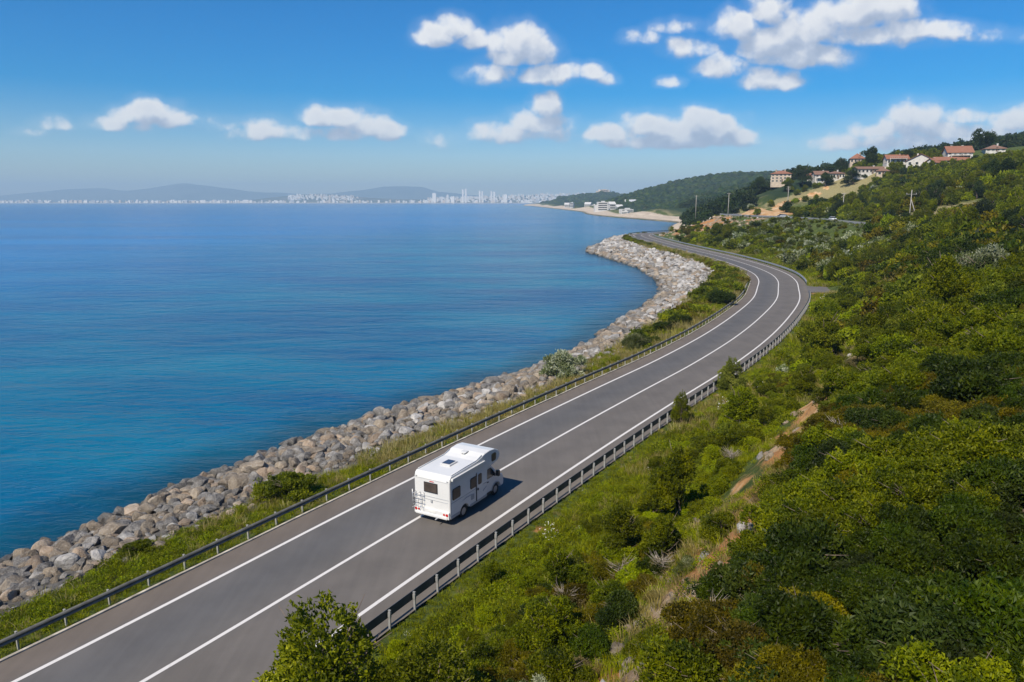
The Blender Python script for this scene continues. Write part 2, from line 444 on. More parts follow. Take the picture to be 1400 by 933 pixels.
dryc = g.ramp(n2, [(.3, (.14, .115, .05)), (.5, (.25, .215, .10)), (.7, (.36, .32, .18))])
rockc = g.ramp(n1, [(.3, (.05, .046, .04)), (.6, (.15, .14, .125)), (.8, (.22, .20, .18))])
beachc = g.ramp(g.noise(pos, .12, 8, .7), [(.3, (.30, .24, .18)), (.5, (.46, .38, .29)), (.7, (.58, .50, .40))])
cutc = g.ramp(g.noise(pos, .25, 7, .68, .8), [(.3, (.16, .11, .07)), (.45, (.46, .24, .09)), (.56, (.52, .36, .20)), (.7, (.58, .48, .36))])
forc = g.ramp(n3, [(.3, (.012, .025, .01)), (.7, (.03, .05, .018))])
def edge(mask, w=.28):      # ragged border
    return g.mr(g.math('ADD', mask, g.math('MULTIPLY', g.math('SUBTRACT', n1, .5), 1.1)), .5-w, .5+w)
c = grass
c = g.mix(edge(A.outputs[2]), c, dryc)
c = g.mix(edge(A.outputs[1], .15), c, soilc)
c = g.mix(A.outputs[0], c, rockc)
c = g.mix(B.outputs[1], c, forc)
zg = g.n('ShaderNodeSeparateXYZ', ins={0: pos}).outputs[2]
beachc = g.mix(g.mr(g.math('ADD', zg, g.math('MULTIPLY', n1, 1.5)), SEA+1.3, SEA+2.6, .85, 0), beachc, (.07, .065, .055, 1))
c = g.mix(edge(B.outputs[0], .2), c, beachc)
c = g.mix(edge(B.outputs[2], .12), c, cutc)
hgt = g.math('ADD', g.noise(pos, .7, 8, .7), g.math('MULTIPLY', g.noise(pos, 6, 5, .7), .25))
bmp = g.n('ShaderNodeBump', ins={'Height': hgt, 'Strength': .9, 'Distance': .6}).outputs[0]
g.out(g.n('ShaderNodeBsdfPrincipled', ins={'Base Color': c, 'Roughness': .95, 'Specular IOR Level': .15, 'Normal': bmp}).outputs[0])
M['ground'] = m
me = mesh_np('ground', np.stack([X, Y, Z], -1).reshape(-1, 3), F, M['ground'], True, {'mask_a': mA, 'mask_b': mB})
tag(link(bpy.data.objects.new('ground', me)), kind='structure')

# ------------------------------------------------------------------ sea
rs2, th2 = polar(12, 45000, 1.03, .6, 62, 8)
X2, Y2, F2 = polar_mesh(rs2, th2)
s2, _ = nearest(X2, Y2, SHORE)
shore = np.clip(-s2, 0, 4000)/4000
m, nt = new_mat('sea_water'); g = N(nt)
pos = g.n('ShaderNodeNewGeometry').outputs['Position']
sh = g.math('MULTIPLY', g.n('ShaderNodeAttribute', attribute_name='shore').outputs['Fac'], 4000)
rot = g.n('ShaderNodeMapping', vector_type='POINT', ins={'Vector': pos, 'Rotation': (0, 0, R(12)), 'Scale': (.42, 1, 1)}).outputs[0]
big = g.n('ShaderNodeMapping', ins={'Vector': pos, 'Rotation': (0, 0, R(5)), 'Scale': (.16, 1, 1)}).outputs[0]
bands = g.noise(big, .011, 5, .55, .4)
bands2 = g.noise(big, .0016, 4, .6)
near = g.mix(g.mr(g.noise(rot, .045, 5, .62), .32, .70), (.0, .060, .160, 1), (.0, .132, .222, 1))
deep = g.mix(g.mr(bands, .3, .7), (.002, .084, .265, 1), (.005, .155, .40, 1))
sh_n = g.math('ADD', sh, g.math('MULTIPLY', g.math('SUBTRACT', g.noise(pos, .12, 5, .6), .5), 9))
c = g.mix(g.mr(sh, 25, 260), near, deep)
c = g.mix(g.mr(bands2, .40, .60, 0, .5), c, (.002, .05, .18, 1))
c = g.mix(g.mr(sh, 250, 1100, 0, .65), c, (.0, .046, .19, 1))
# darker water over the boulders that continue under the surface
c = g.mix(g.mr(sh_n, 0, 9, .82, 0), c, (.004, .030, .045, 1))
w1 = g.noise(rot, 1.1, 5, .62, .3); w2 = g.noise(rot, .28, 4, .55, .4); w3 = g.noise(rot, .05, 3, .5)
h = g.math('ADD', g.math('MULTIPLY', w1, .22), g.math('ADD', g.math('MULTIPLY', w2, .55), g.math('MULTIPLY', w3, .9)))
calm = g.mr(bands, .38, .62, .55, 1.0)
bmp = g.n('ShaderNodeBump', ins={'Height': h, 'Strength': calm, 'Distance': 1.35}).outputs[0]
g.out(g.n('ShaderNodeBsdfPrincipled', ins={'Base Color': c, 'Roughness': .16, 'IOR': 1.333, 'Specular IOR Level': .24, 'Normal': bmp}).outputs[0])
M['sea'] = m
me = mesh_np('sea', np.stack([X2, Y2, np.full(X2.shape, SEA)], -1).reshape(-1, 3), F2, m, True, {'shore': shore.reshape(-1)})
tag(link(bpy.data.objects.new('sea', me)), kind='structure')

# ------------------------------------------------------------------ roads
def frame_of(C):
    T = np.gradient(C[:, :2], axis=0); T /= np.linalg.norm(T, axis=1)[:, None]
    return T, np.stack([T[:, 1], -T[:, 0]], 1)      # tangent, right normal

def ribbon(name, C, offs, z, mat, i0=0, i1=None, kind='structure', smooth=True):
    C = C[i0:i1]; T, Nn = frame_of(C)
    k = len(offs); V = []; U = []
    for o in offs:
        V.append(np.column_stack([C[:, 0]+Nn[:, 0]*o, C[:, 1]+Nn[:, 1]*o, np.full(len(C), z)])); U.append(np.full(len(C), o))
    V = np.stack(V, 1).reshape(-1, 3); U = np.stack(U, 1).reshape(-1)
    n = len(C); i = np.arange(n-1)[:, None]; j = np.arange(k-1)[None, :]
    Fq = np.stack([i*k+j, i*k+j+1, (i+1)*k+j+1, (i+1)*k+j], -1).reshape(-1, 4)
    me = mesh_np(name, V, Fq, mat, smooth, {'lateral': U})
    o = link(bpy.data.objects.new(name, me))
    if kind: o['kind'] = kind
    return o

m, nt = new_mat('asphalt'); g = N(nt)
pos = g.n('ShaderNodeNewGeometry').outputs['Position']
lat = g.n('ShaderNodeAttribute', attribute_name='lateral').outputs['Fac']
la = g.math('ADD', lat, g.math('MULTIPLY', g.math('SUBTRACT', g.noise(pos, .25, 3, .5), .5), .5))
lane = g.ramp(g.mr(la, -5.8, 5.6, 0, 1, False), [(0, (0.159, 0.133, 0.111)), (.13, (0.153, 0.129, 0.110)), (.165, (0.130, 0.122, 0.116)), (.30, (0.110, 0.107, 0.107)), (.38, (0.118, 0.114, 0.112)), (.49, (0.138, 0.128, 0.119)),
      (.56, (0.147, 0.132, 0.119)), (.66, (0.138, 0.125, 0.114)), (.78, (0.150, 0.135, 0.121)), (.86, (0.141, 0.125, 0.111)), (1, (0.177, 0.153, 0.126))])
mott = g.noise(pos, .35, 6, .6); fine = g.noise(pos, 28, 3, .6); streak = g.noise(g.n('ShaderNodeMapping', ins={'Vector': pos, 'Rotation': (0, 0, R(30)), 'Scale': (3, .12, 1)}).outputs[0], .8, 4, .6)
c = g.mix(g.mr(mott, .3, .7, 0, 1), lane, (.84, .84, .84, 1), 'MULTIPLY')
c = g.mix(g.mr(streak, .35, .65, 0, .6), c, (.88, .88, .89, 1), 'MULTIPLY')
c = g.mix(g.mr(fine, .3, .7, 0, .5), c, (.82, .82, .82, 1), 'MULTIPLY')
crack = g.n('ShaderNodeTexVoronoi', feature='DISTANCE_TO_EDGE', ins={'Vector': g.vmath('ADD', pos, g.noise(pos, .6, 3, .5, 0, 1)), 'Scale': .11}).outputs[0]
c = g.mix(g.math('MULTIPLY', g.mr(crack, .0, .002, 1, 0), .08), c, (.03, .03, .03, 1))
bmp = g.n('ShaderNodeBump', ins={'Height': fine, 'Strength': .25, 'Distance': .01}).outputs[0]
g.out(g.n('ShaderNodeBsdfPrincipled', ins={'Base Color': c, 'Roughness': .88, 'Specular IOR Level': .3, 'Normal': bmp}).outputs[0])
M['asphalt'] = m
m, nt = new_mat('road_paint'); g = N(nt)
pos = g.n('ShaderNodeNewGeometry').outputs['Position']
w = g.noise(pos, 6, 5, .7)
c = g.mix(g.mr(w, .56, .74, 0, .55), (.60, .575, .545, 1), (.30, .285, .265, 1))
g.out(g.n('ShaderNodeBsdfPrincipled', ins={'Base Color': c, 'Roughness': .7}).outputs[0]); M['paint'] = m
M['kerb'] = pbr('kerb_concrete', (.42, .38, .31), .9, var=.35, nscale=1.6, bump=.4)

ribbon('road', ROAD, [-5.60, -4.4, -3, -1.5, 0, 1.5, 3, 4.2, 5.54], 0.0, M['asphalt'])
for off, w in ((-3.95, .095), (0, .09), (3.78, .095)):
    ribbon('road_marking', ROAD, [off-w, off+w], .005, M['paint'])
# concrete edging left of the road: a low real kerb
def kerb(name, C, a, b, z0, z1, mat):
    T, Nn = frame_of(C); prof = [(a, z0), (a, z1), (b, z1), (b, z0)]
    V = np.stack([np.column_stack([C[:, 0]+Nn[:, 0]*o, C[:, 1]+Nn[:, 1]*o, np.full(len(C), z)+(fbm(C[:, 0], C[:, 1], 3, 9, 2)*.03 if z == z1 else 0)]) for o, z in prof], 1)
    n = len(C); i = np.arange(n-1)[:, None]; j = np.arange(3)[None, :]
    Fq = np.stack([i*4+j, (i+1)*4+j, (i+1)*4+j+1, i*4+j+1], -1).reshape(-1, 4)
    o = link(bpy.data.objects.new(name, mesh_np(name, V.reshape(-1, 3), Fq, mat))); o['kind'] = 'structure'
kerb('kerb', ROAD, -5.74, -5.605, -.2, .07, M['kerb'])
up0, up1 = 60, len(UPPER)
ribbon('upper_road', UPPER, [-4.2, -2, 0, 2, 4.2], 10.08, M['asphalt'])
ribbon('upper_road_marking', UPPER, [-.1, .1], 10.088, M['paint'])
# paved stub beside the bend
sx, sy = 59.6, 143.2
T, Nn = frame_of(ROAD); ri = int(np.argmin((ROAD[:, 0]-53.2)**2+(ROAD[:, 1]-145.5)**2))
mb = MB(); P = ROAD[ri]; t = T[ri]; nn = Nn[ri]
def rp(al, la, z): return (P[0]+t[0]*al+nn[0]*la, P[1]+t[1]*al+nn[1]*la, z)
mb.poly([rp(-6, 5.3, .006), rp(6.5, 5.3, .006), rp(5.5, 8, .006), rp(4.5, 12.5, .006), rp(-4, 12.5, .006), rp(-5, 8, .006)])
tag(mb.build('side_road', M['asphalt']), kind='structure')

# ------------------------------------------------------------------ guard rails
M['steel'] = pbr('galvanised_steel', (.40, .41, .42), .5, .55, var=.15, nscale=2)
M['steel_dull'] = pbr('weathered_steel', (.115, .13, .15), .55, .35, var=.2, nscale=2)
M['steel_dark'] = pbr('shaded_side_steel', (.060, .075, .10), .6, .3, var=.2, nscale=2)  # rail steel darkened, the shade of its unlit back put into the colour
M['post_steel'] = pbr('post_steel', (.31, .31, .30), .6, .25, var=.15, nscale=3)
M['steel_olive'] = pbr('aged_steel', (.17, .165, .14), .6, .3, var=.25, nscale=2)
M['post_dull'] = pbr('post_dull', (.34, .33, .29), .7, .2, var=.2, nscale=3)
M['reflector'] = pbr('reflector', (.75, .72, .68), .4, var=0)
def guard_rail(name, C, off, i0, i1, side, spacing, label, mat, zb=0.0, max_posts=100, low=0.0, pmat='post_steel'):
    """side +1: road lies to the left of the rail (posts on its right)"""
    C = C[i0:i1]; T, Nn = frame_of(C)
    root = empty(name, (float(C[0, 0]+Nn[0, 0]*off), float(C[0, 1]+Nn[0, 1]*off), zb)); tag(root, label, 'guardrail', 'steel guardrails beside the roads')
    inv = Matrix.Translation(-root.location)
    prof = [(.0, .40), (.055, .43), (.078, .49), (.055, .55), (.0, .59), (.055, .63), (.078, .69), (.055, .75), (.0, .785), (-.012, .79), (-.012, .395)]
    if low: prof = [(o, .56+(z-.59)*.74-low) for o, z in prof]
    k = len(prof)
    V = np.stack([np.column_stack([C[:, 0]+Nn[:, 0]*(off-side*o), C[:, 1]+Nn[:, 1]*(off-side*o), np.full(len(C), zb+z)]) for o, z in prof], 1)-np.array(root.location)
    n = len(C); i = np.arange(n-1)[:, None]; j = np.arange(k)[None, :]; j2 = (j+1) % k
    Fq = np.stack([i*k+j, i*k+j2, (i+1)*k+j2, (i+1)*k+j], -1).reshape(-1, 4)
    if side < 0: Fq = Fq[:, ::-1]
    link(bpy.data.objects.new('rail', mesh_np('rail', V.reshape(-1, 3), [Fq], mat, False)), root)
    # posts
    L = len(C)-1; ps = np.arange(1.0, L-1, spacing)
    P = np.stack([np.interp(ps, np.arange(len(C)), C[:, q]) for q in (0, 1)], 1)
    TT = np.stack([np.interp(ps, np.arange(len(C)), T[:, q]) for q in (0, 1)], 1); NN = np.stack([TT[:, 1], -TT[:, 0]], 1)
    P = P+NN*(off+side*.14)
    d = np.hypot(P[:, 0], P[:, 1])
    px, py, zc = project(np.column_stack([P, np.full(len(P), .5)]))
    vis = (zc > 2) & (px > -120) & (px < 1500) & (py < 1050)
    order = [q for q in np.argsort(d) if vis[q]]
    def post_mesh(mb, M_):
        st = len(mb.bm.verts)
        mb.box((0, 0, .26), (.055, .10, 1.12)); mb.box((0, 0, .80), (.075, .12, .03))
        mb.box((0, -side*-.0-.085*side*0, .6), (.09, .12, .22))
        vs = list(mb.bm.verts)[st:]
        bmesh.ops.transform(mb.bm, matrix=M_, verts=vs)
    mb = MB(); post_mesh(mb, Matrix.Identity(4)); pm = mb.mesh('post', M[pmat])
    if low: pm.transform(Matrix.Diagonal((1, 1, .80, 1)))
    mbr = MB(); mbr.box((0, -.07*1, .86), (.10, .03, .09)); rm = mbr.mesh('reflector', M['reflector'])
    for q in order[:max_posts]:
        o = bpy.data.objects.new('post', pm); link(o, root)
        o.location = (P[q, 0]-root.location.x, P[q, 1]-root.location.y, 0)
        o.rotation_euler = (R(random.uniform(-1.5, 1.5)), R(random.uniform(-1.5, 1.5)), math.atan2(TT[q, 1], TT[q, 0])+random.uniform(-.02, .02))
    if len(order) > max_posts:
        mb = MB()
        for q in order[max_posts:]:
            post_mesh(mb, Matrix.Translation((P[q, 0]-root.location.x, P[q, 1]-root.location.y, 0)) @ Matrix.Rotation(math.atan2(TT[q, 1], TT[q, 0]), 4, 'Z'))
        o = mb.build('post', M['post_steel'], root); o['kind'] = 'stuff'
    return root
def idx_at(C, x, y): return int(np.argmin((C[:, 0]-x)**2+(C[:, 1]-y)**2))
iA = idx_at(ROAD, -30, -4); iG0 = idx_at(ROAD, 50.5, 137.5); iG1 = idx_at(ROAD, 56, 152.5); iEnd = idx_at(ROAD, 79, 403)
guard_rail('guardrail', ROAD, -5.98, iA, idx_at(ROAD, 54.6, 149.5), -1, 1.85, 'long steel guardrail on the seaward edge of the coast road, before the boulders', M['steel_olive'], low=.04, pmat='post_dull')
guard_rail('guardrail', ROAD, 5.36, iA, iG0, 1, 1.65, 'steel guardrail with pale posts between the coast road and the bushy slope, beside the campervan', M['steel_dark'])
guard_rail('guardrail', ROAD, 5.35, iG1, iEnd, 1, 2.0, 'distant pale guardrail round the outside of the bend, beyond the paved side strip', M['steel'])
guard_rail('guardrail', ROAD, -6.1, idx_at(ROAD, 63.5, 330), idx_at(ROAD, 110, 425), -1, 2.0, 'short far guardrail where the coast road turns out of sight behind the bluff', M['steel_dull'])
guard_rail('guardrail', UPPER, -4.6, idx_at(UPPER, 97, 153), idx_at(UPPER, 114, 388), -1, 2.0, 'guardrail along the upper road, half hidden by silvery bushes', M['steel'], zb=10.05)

# ------------------------------------------------------------------ boulders
def ico(sub):
    bm = bmesh.new(); bmesh.ops.create_icosphere(bm, subdivisions=sub, radius=1.0)
    V = np.array([v.co[:] for v in bm.verts]); Fc = np.array([[v.index for v in f.verts] for f in bm.faces]); bm.free(); return V, Fc
def n3(P, s, seed):
    return vnoise(P[:, 0]+P[:, 2]*.7, P[:, 1]-P[:, 2]*.6, s, seed)+vnoise(P[:, 1]+5, P[:, 2]+P[:, 0]*.5, s, seed+3)
def boulder_mesh(name, seed, mat, sub=3):
    V, Fc = ico(sub); r = np.random.default_rng(seed)
    V = V.copy()
    for _ in range(r.integers(12, 18)):            # broken planar faces
        n = r.normal(size=3); n /= np.linalg.norm(n); d = r.uniform(.50, .80)
        h = V@n; V = V-np.where(h > d, (h-d)*.93, 0)[:, None]*n
    V = V*(1.18+.12*n3(V, .9, seed)[:, None]+.03*n3(V, .3, seed+9)[:, None])
    V = V*np.array([r.uniform(.8, 1.25), r.uniform(.7, 1.0), r.uniform(.5, .8)])
    me = mesh_np(name, V, Fc, mat, False)
    return me
TONES = ['grey', 'tan', 'pale', 'rust']
BM = {(t, k): boulder_mesh('boulder', 100+10*i+k, M['rock_'+t]) for i, t in enumerate(TONES) for k in range(5)}
BMlo = {(t, k): boulder_mesh('boulder', 300+10*i+k, M['rock_'+t], 2) for i, t in enumerate(TONES) for k in range(4)}

def proto_collection(name, meshes):
    c = bpy.data.collections.new(name)
    for i, me in enumerate(meshes):
        o = bpy.data.objects.new('%s_%03d' % (name, i), me); c.objects.link(o)
    return c

def stuff_instances(name, label, cat, coll, P, rot, scl, idx, group=None):
    """uncountable cover: one object, instances on its points"""
    n = len(P)
    me = bpy.data.meshes.new(name); me.vertices.add(n); me.vertices.foreach_set('co', np.asarray(P, np.float32).ravel())
    a = me.attributes.new('rot', 'FLOAT_VECTOR', 'POINT'); a.data.foreach_set('vector', np.asarray(rot, np.float32).ravel())
    a = me.attributes.new('scl', 'FLOAT_VECTOR', 'POINT'); a.data.foreach_set('vector', np.asarray(scl, np.float32).ravel())
    a = me.attributes.new('idx', 'INT', 'POINT'); a.data.foreach_set('value', np.asarray(idx, np.int32))
    o = link(bpy.data.objects.new(name, me)); tag(o, label, cat, group, 'stuff')
    ng = bpy.data.node_groups.new(name, 'GeometryNodeTree')
    ng.interface.new_socket('Geometry', in_out='INPUT', socket_type='NodeSocketGeometry')
    ng.interface.new_socket('Geometry', in_out='OUTPUT', socket_type='NodeSocketGeometry')
    L = ng.links; nn = ng.nodes
    gi = nn.new('NodeGroupInput'); go = nn.new('NodeGroupOutput')
    ci = nn.new('GeometryNodeCollectionInfo'); ci.inputs[0].default_value = coll; ci.inputs[1].default_value = True; ci.inputs[2].default_value = True
    iop = nn.new('GeometryNodeInstanceOnPoints')
    def at(nm, ty):
        q = nn.new('GeometryNodeInputNamedAttribute'); q.data_type = ty; q.inputs[0].default_value = nm
        return q.outputs[0]
    L.new(gi.outputs[0], iop.inputs['Points']); L.new(ci.outputs[0], iop.inputs['Instance'])
    iop.inputs['Pick Instance'].default_value = True
    L.new(at('idx', 'INT'), iop.inputs['Instance Index'])
    e2r = nn.new('FunctionNodeEulerToRotation'); L.new(at('rot', 'FLOAT_VECTOR'), e2r.inputs[0]); L.new(e2r.outputs[0], iop.inputs['Rotation'])
    L.new(at('scl', 'FLOAT_VECTOR'), iop.inputs['Scale']); L.new(iop.outputs[0], go.inputs[0])
    md = o.modifiers.new('scatter', 'NODES'); md.node_group = ng
    return o

def in_view(P, m=60, zmin=1.5):
    px, py, zc = project(P)
    return (zc > zmin) & (px > -m) & (px < 1400+m) & (py < 933+m) & (py > -200)

# riprap positions: jittered cells that grow with distance
rk = []
for (y0, y1, cell) in ((20, 60, .68), (60, 100, .80), (100, 180, .95), (180, 425, 1.25)):
    gx, gy = np.meshgrid(np.arange(-45, 75, cell), np.arange(y0, y1, cell))
    gx = gx+RNG.uniform(-.42, .42, gx.shape)*cell; gy = gy+RNG.uniform(-.42, .42, gy.shape)*cell
    gx, gy = gx.ravel(), gy.ravel()
    s_, _ = nearest(gx, gy, SHORE); i_, _ = nearest(gx, gy, INNER)
    edge_n = vnoise(gx, gy, 4, 91)*1.6
    k = (s_ > -1.3) & (i_ < .3+edge_n)
    gx, gy, s_, i_ = gx[k], gy[k], s_[k], i_[k]
    z = height(gx, gy)
    for a, b, c, d, e in zip(gx, gy, z, s_, i_): rk.append((a, b, c, cell, d, e))
rk = np.array(rk); rk = rk[in_view(rk[:, :3], 300)]
r_ = RNG.random(len(rk))
size = rk[:, 3]*(.50+.48*RNG.random(len(rk))**1.5)*np.where(rk[:, 4] < 4, 1.04, .90)
big = RNG.random(len(rk)) < .12; size = np.where(big, size*1.4, size); size = np.where(RNG.random(len(rk)) < .3, size*.7, size)
size *= np.where((rk[:, 5] > -2.2), .62, 1.0)
fard = np.clip((rk[:, 1]-85)/60, 0, 1)
upb = np.clip((-rk[:, 5])/3, 0, 1)     # 0 near the top of the bank
ppale = .10+.55*fard+.22*(1-upb); prust = .11-.04*fard; ptan = .38*(1-fard*.6)
tone = np.where(r_ < ppale, 2, np.where(r_ < ppale+prust, 3, np.where(r_ < ppale+prust+ptan, 1, 0)))
wet = rk[:, 4] < 3.2
tone = np.where(wet & (RNG.random(len(rk)) < .75) & (tone == 2), np.where(RNG.random(len(rk)) < .6, 0, 1), tone)
app = size/np.hypot(rk[:, 0], rk[:, 1])*in_view(rk[:, :3], 5)
order = np.argsort(-app); top = order[:290]; rest = order[290:]
LAB = {0: 'weathered grey boulder of the seawall heaped between the sea and the grassy verge', 1: 'tan brown boulder of the seawall heaped between the sea and the grassy verge',
       2: 'pale whitish boulder of the seawall heaped between the sea and the grassy verge', 3: 'rusty orange boulder of the seawall heaped between the sea and the grassy verge'}
for q in top:
    t = TONES[tone[q]]
    o = bpy.data.objects.new('boulder', BM[(t, random.randrange(5))]); link(o)
    s = float(size[q]); o.scale = (s, s, s*random.uniform(.85, 1.15))
    o.location = (rk[q, 0], rk[q, 1], rk[q, 2]+s*.28); o.rotation_euler = (random.uniform(-.5, .5), random.uniform(-.5, .5), random.uniform(0, 6.28))
    tag(o, LAB[tone[q]], 'boulder', t+' boulders of the seawall')
keys = [(t, k) for t in TONES for k in range(4)]
cR = proto_collection('boulder_kind', [BMlo[k] for k in keys])
s = size[rest]
stuff_instances('boulders', 'pale and grey boulders of the seawall that curves round the bay', 'boulders', cR,
    np.column_stack([rk[rest, 0], rk[rest, 1], rk[rest, 2]+s*.25]), np.column_stack([RNG.uniform(-.5, .5, len(s)), RNG.uniform(-.5, .5, len(s)), RNG.uniform(0, 6.28, len(s))]),
    np.column_stack([s, s, s*RNG.uniform(.8, 1.15, len(s))]), tone[rest]*4+RNG.integers(0, 4, len(s)))

# ------------------------------------------------------------------ foliage
def leaf_quads(C, D, L, W, r, fold=.25):
    """C centres, D growth directions; returns verts/faces of folded rhombic leaves"""
    n = len(C)
    D = D/np.maximum(np.linalg.norm(D, axis=1), 1e-6)[:, None]
    rv = r.normal(size=(n, 3)); S = np.cross(D, rv); S /= np.maximum(np.linalg.norm(S, axis=1), 1e-6)[:, None]
    U = np.cross(S, D)
    L = L[:, None]; W = W[:, None]
    v0 = C-D*L*.5; v1 = C+S*W*.5+U*W*fold; v2 = C+D*L*.5-U*L*.12; v3 = C-S*W*.5+U*W*fold
    V = np.stack([v0, v1, v2, v3], 1).reshape(-1, 3)
    return V, np.arange(n*4).reshape(-1, 4)

def crown_mesh(name, seed, mat, lobes, n_twig, per, L, W, h, rx, droop=0.0, shoots=14, flat=.85, inner=.25, up=.35):
    """leaves on twigs spread through an uneven union of lobes; h total height, rx half width"""
    r = np.random.default_rng(seed)
    lc = []; 
    for k in range(lobes):
        a = r.uniform(0, 6.28); d = rx*.80*math.sqrt(r.random())
        lr = rx*r.uniform(.20, .48); zz = h*r.uniform(.22, .80) - d/rx*h*.22
        lc.append((d*math.cos(a), d*math.sin(a), zz, lr, lr*r.uniform(.65, 1.0)*flat*min(1.4, h/rx)))
    lc.append((0, 0, h*.55, rx*.5, h*.36)); lc = np.array(lc)
    per_l = (lc[:, 3]**2); cnt = r.choice(len(lc), n_twig, p=per_l/per_l.sum())
    dv = r.normal(size=(n_twig, 3)); dv /= np.linalg.norm(dv, axis=1)[:, None]
    dv[:, 2] = np.where(dv[:, 2] < -.3, -dv[:, 2], dv[:, 2])
    rr = np.where(r.random(n_twig) < inner, r.uniform(.3, .9, n_twig), r.uniform(.88, 1.06, n_twig))
    bump = 1+.28*n3(dv*2.3+cnt[:, None]*3.1, .9, seed)
    T = lc[cnt, :3]+dv*np.stack([lc[cnt, 3], lc[cnt, 3], lc[cnt, 4]], 1)*(rr*bump)[:, None]
    # drop twigs well inside other lobes, and leave gaps
    gap = n3(T, rx*.28, seed+4); keep = gap > -.42
    T = T[keep]; dv = dv[keep]
    T[:, 2] = np.maximum(T[:, 2], .05*h)
    # shoots that stick out of the outline
    if shoots:
        for k in range(shoots):
            q = r.integers(len(T)); dd = dv[q]+np.array([0, 0, .7]); dd /= np.linalg.norm(dd)
            m_ = r.integers(3, 7)
            pts = T[q]+dd*np.linspace(.05, r.uniform(.12, .30)*rx, m_)[:, None]
            T = np.vstack([T, pts]); dv = np.vstack([dv, np.tile(dd, (m_, 1))])
    n = len(T)
    C = np.repeat(T, per, 0)+r.normal(size=(n*per, 3))*L*.45
    D = np.repeat(dv, per, 0)*.55+r.normal(size=(n*per, 3))*.62+np.array([0, 0, up-droop])
    ll = L*r.uniform(.65, 1.3, n*per); ww = W*r.uniform(.7, 1.25, n*per)
    V, Fq = leaf_quads(C, D, ll, ww, r)
    tone = np.repeat(np.clip(.5+.5*n3(T, rx*.45, seed+7)+r.normal(size=n)*.13, 0, 1), per)+r.normal(size=n*per)*.10
    tone = np.repeat(np.clip(tone, 0, 1), 4)
    return mesh_np(name, V, Fq, mat, False, {'tone': tone})

def trunk_mesh(name, seed, mat, h, rx, rad, stems=3, forks=4, bare=.35):
    r = random.Random(seed); mb = MB()
    for s in range(stems):
        a = r.uniform(0, 6.28); lean = rx*.45*r.random() if stems > 1 else rx*.1
        base = Vector((math.cos(a)*rad*1.3*(stems > 1), math.sin(a)*rad*1.3*(stems > 1), -.25))
        mid = Vector((math.cos(a)*lean*.5, math.sin(a)*lean*.5, h*.35)); top = Vector((math.cos(a+.4)*lean, math.sin(a+.4)*lean, h*.78))
        rr = rad*r.uniform(.6, 1)
        mb.tube([base, base.lerp(mid, .5)+Vector((r.uniform(-.05, .05)*h, r.uniform(-.05, .05)*h, 0)), mid, mid.lerp(top, .55)+Vector((r.uniform(-.06, .06)*h, 0, 0)), top], [rr, rr*.85, rr*.65, rr*.4, rr*.12], 6)
        for f in range(forks):
            t = r.uniform(.3, 1.0); p = base.lerp(mid, t) if r.random() < .4 else mid.lerp(top, t*.7)
            b = a+r.uniform(-1.8, 1.8)
            e = p+Vector((math.cos(b)*rx*r.uniform(.4, .75), math.sin(b)*rx*r.uniform(.4, .75), h*r.uniform(.12, .34)))
            mb.tube([p, p.lerp(e, .5)+Vector((0, 0, -.02*h)), e], [rr*.45, rr*.28, rr*.08], 5)
    return mb.mesh(name, mat)

# species: name -> list of (crown, trunk) prototypes at unit size (half width 1 m)
def species(mat, n, seed, h, **k):
    st = dict(lobes=11, n_twig=2300, per=5, L=.092, W=.052, rx=1.0, shoots=16); st.update(k)
    tk = st.pop('trunk', {}); out = []
    for i in range(n):
        out.append((crown_mesh('crown', seed+i*13, M[mat], h=h, **st), trunk_mesh('trunk', seed+i, M['bark'], h, 1.0, **({'rad': .045, 'stems': 3} | tk))))
    return out
SPC = {
 'green': species('leaf_green', 3, 1000, 1.25),
 'bright': species('leaf_bright', 3, 1100, 1.05, L=.09, W=.058),
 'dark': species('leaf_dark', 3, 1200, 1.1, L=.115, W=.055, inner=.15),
 'olive': species('leaf_olive', 3, 1300, 1.0, L=.08, W=.042, n_twig=2800),
 'silver': species('leaf_silver', 3, 1400, 1.35, L=.125, W=.045, up=.6, n_twig=1900),
 'dry': species('leaf_dry', 2, 1500, .9, L=.11, W=.03, n_twig=520, inner=.5, trunk=dict(stems=6, forks=6)),
 'bare': [(crown_mesh('crown', 1551+i, M['leaf_dry'], h=1.3, lobes=8, n_twig=160, per=3, L=.07, W=.025, rx=1.0, shoots=4, inner=.5), trunk_mesh('trunk', 1561+i, M['twig'], 1.5, 1.0, .035, 7, 9)) for i in range(2)],
 'tree': species('leaf_green', 3, 1600, 2.3, n_twig=2400, trunk=dict(rad=.07, stems=1, forks=9), lobes=11),
 'darktree': species('leaf_forest', 3, 1700, 2.0, n_twig=1300, trunk=dict(rad=.08, stems=1, forks=8), lobes=10),
}
SPC['hero'] = [(crown_mesh('crown', 1801, M['leaf_tree'], h=2.1, lobes=14, n_twig=4200, per=5, L=.062, W=.038, rx=1.0, shoots=60, inner=.2), trunk_mesh('trunk', 1801, M['bark'], 2.1, 1.0, rad=.05, stems=2, forks=8))]
LO = {k: [crown_mesh('crown', 2000+i*7+j*131, M[mt], h=hh, lobes=8, n_twig=430, per=3, L=.27, W=.17, rx=1.0, shoots=8, inner=.1) for j in range(3)]
      for i, (k, mt, hh) in enumerate((('green', 'leaf_green', 1.3), ('bright', 'leaf_bright', 1.1), ('dark', 'leaf_dark', 1.2), ('olive', 'leaf_olive', 1.1), ('silver', 'leaf_silver', 1.2), ('dry', 'leaf_dry', .9), ('tree', 'leaf_green', 1.9), ('darktree', 'leaf_forest', 1.8)))}

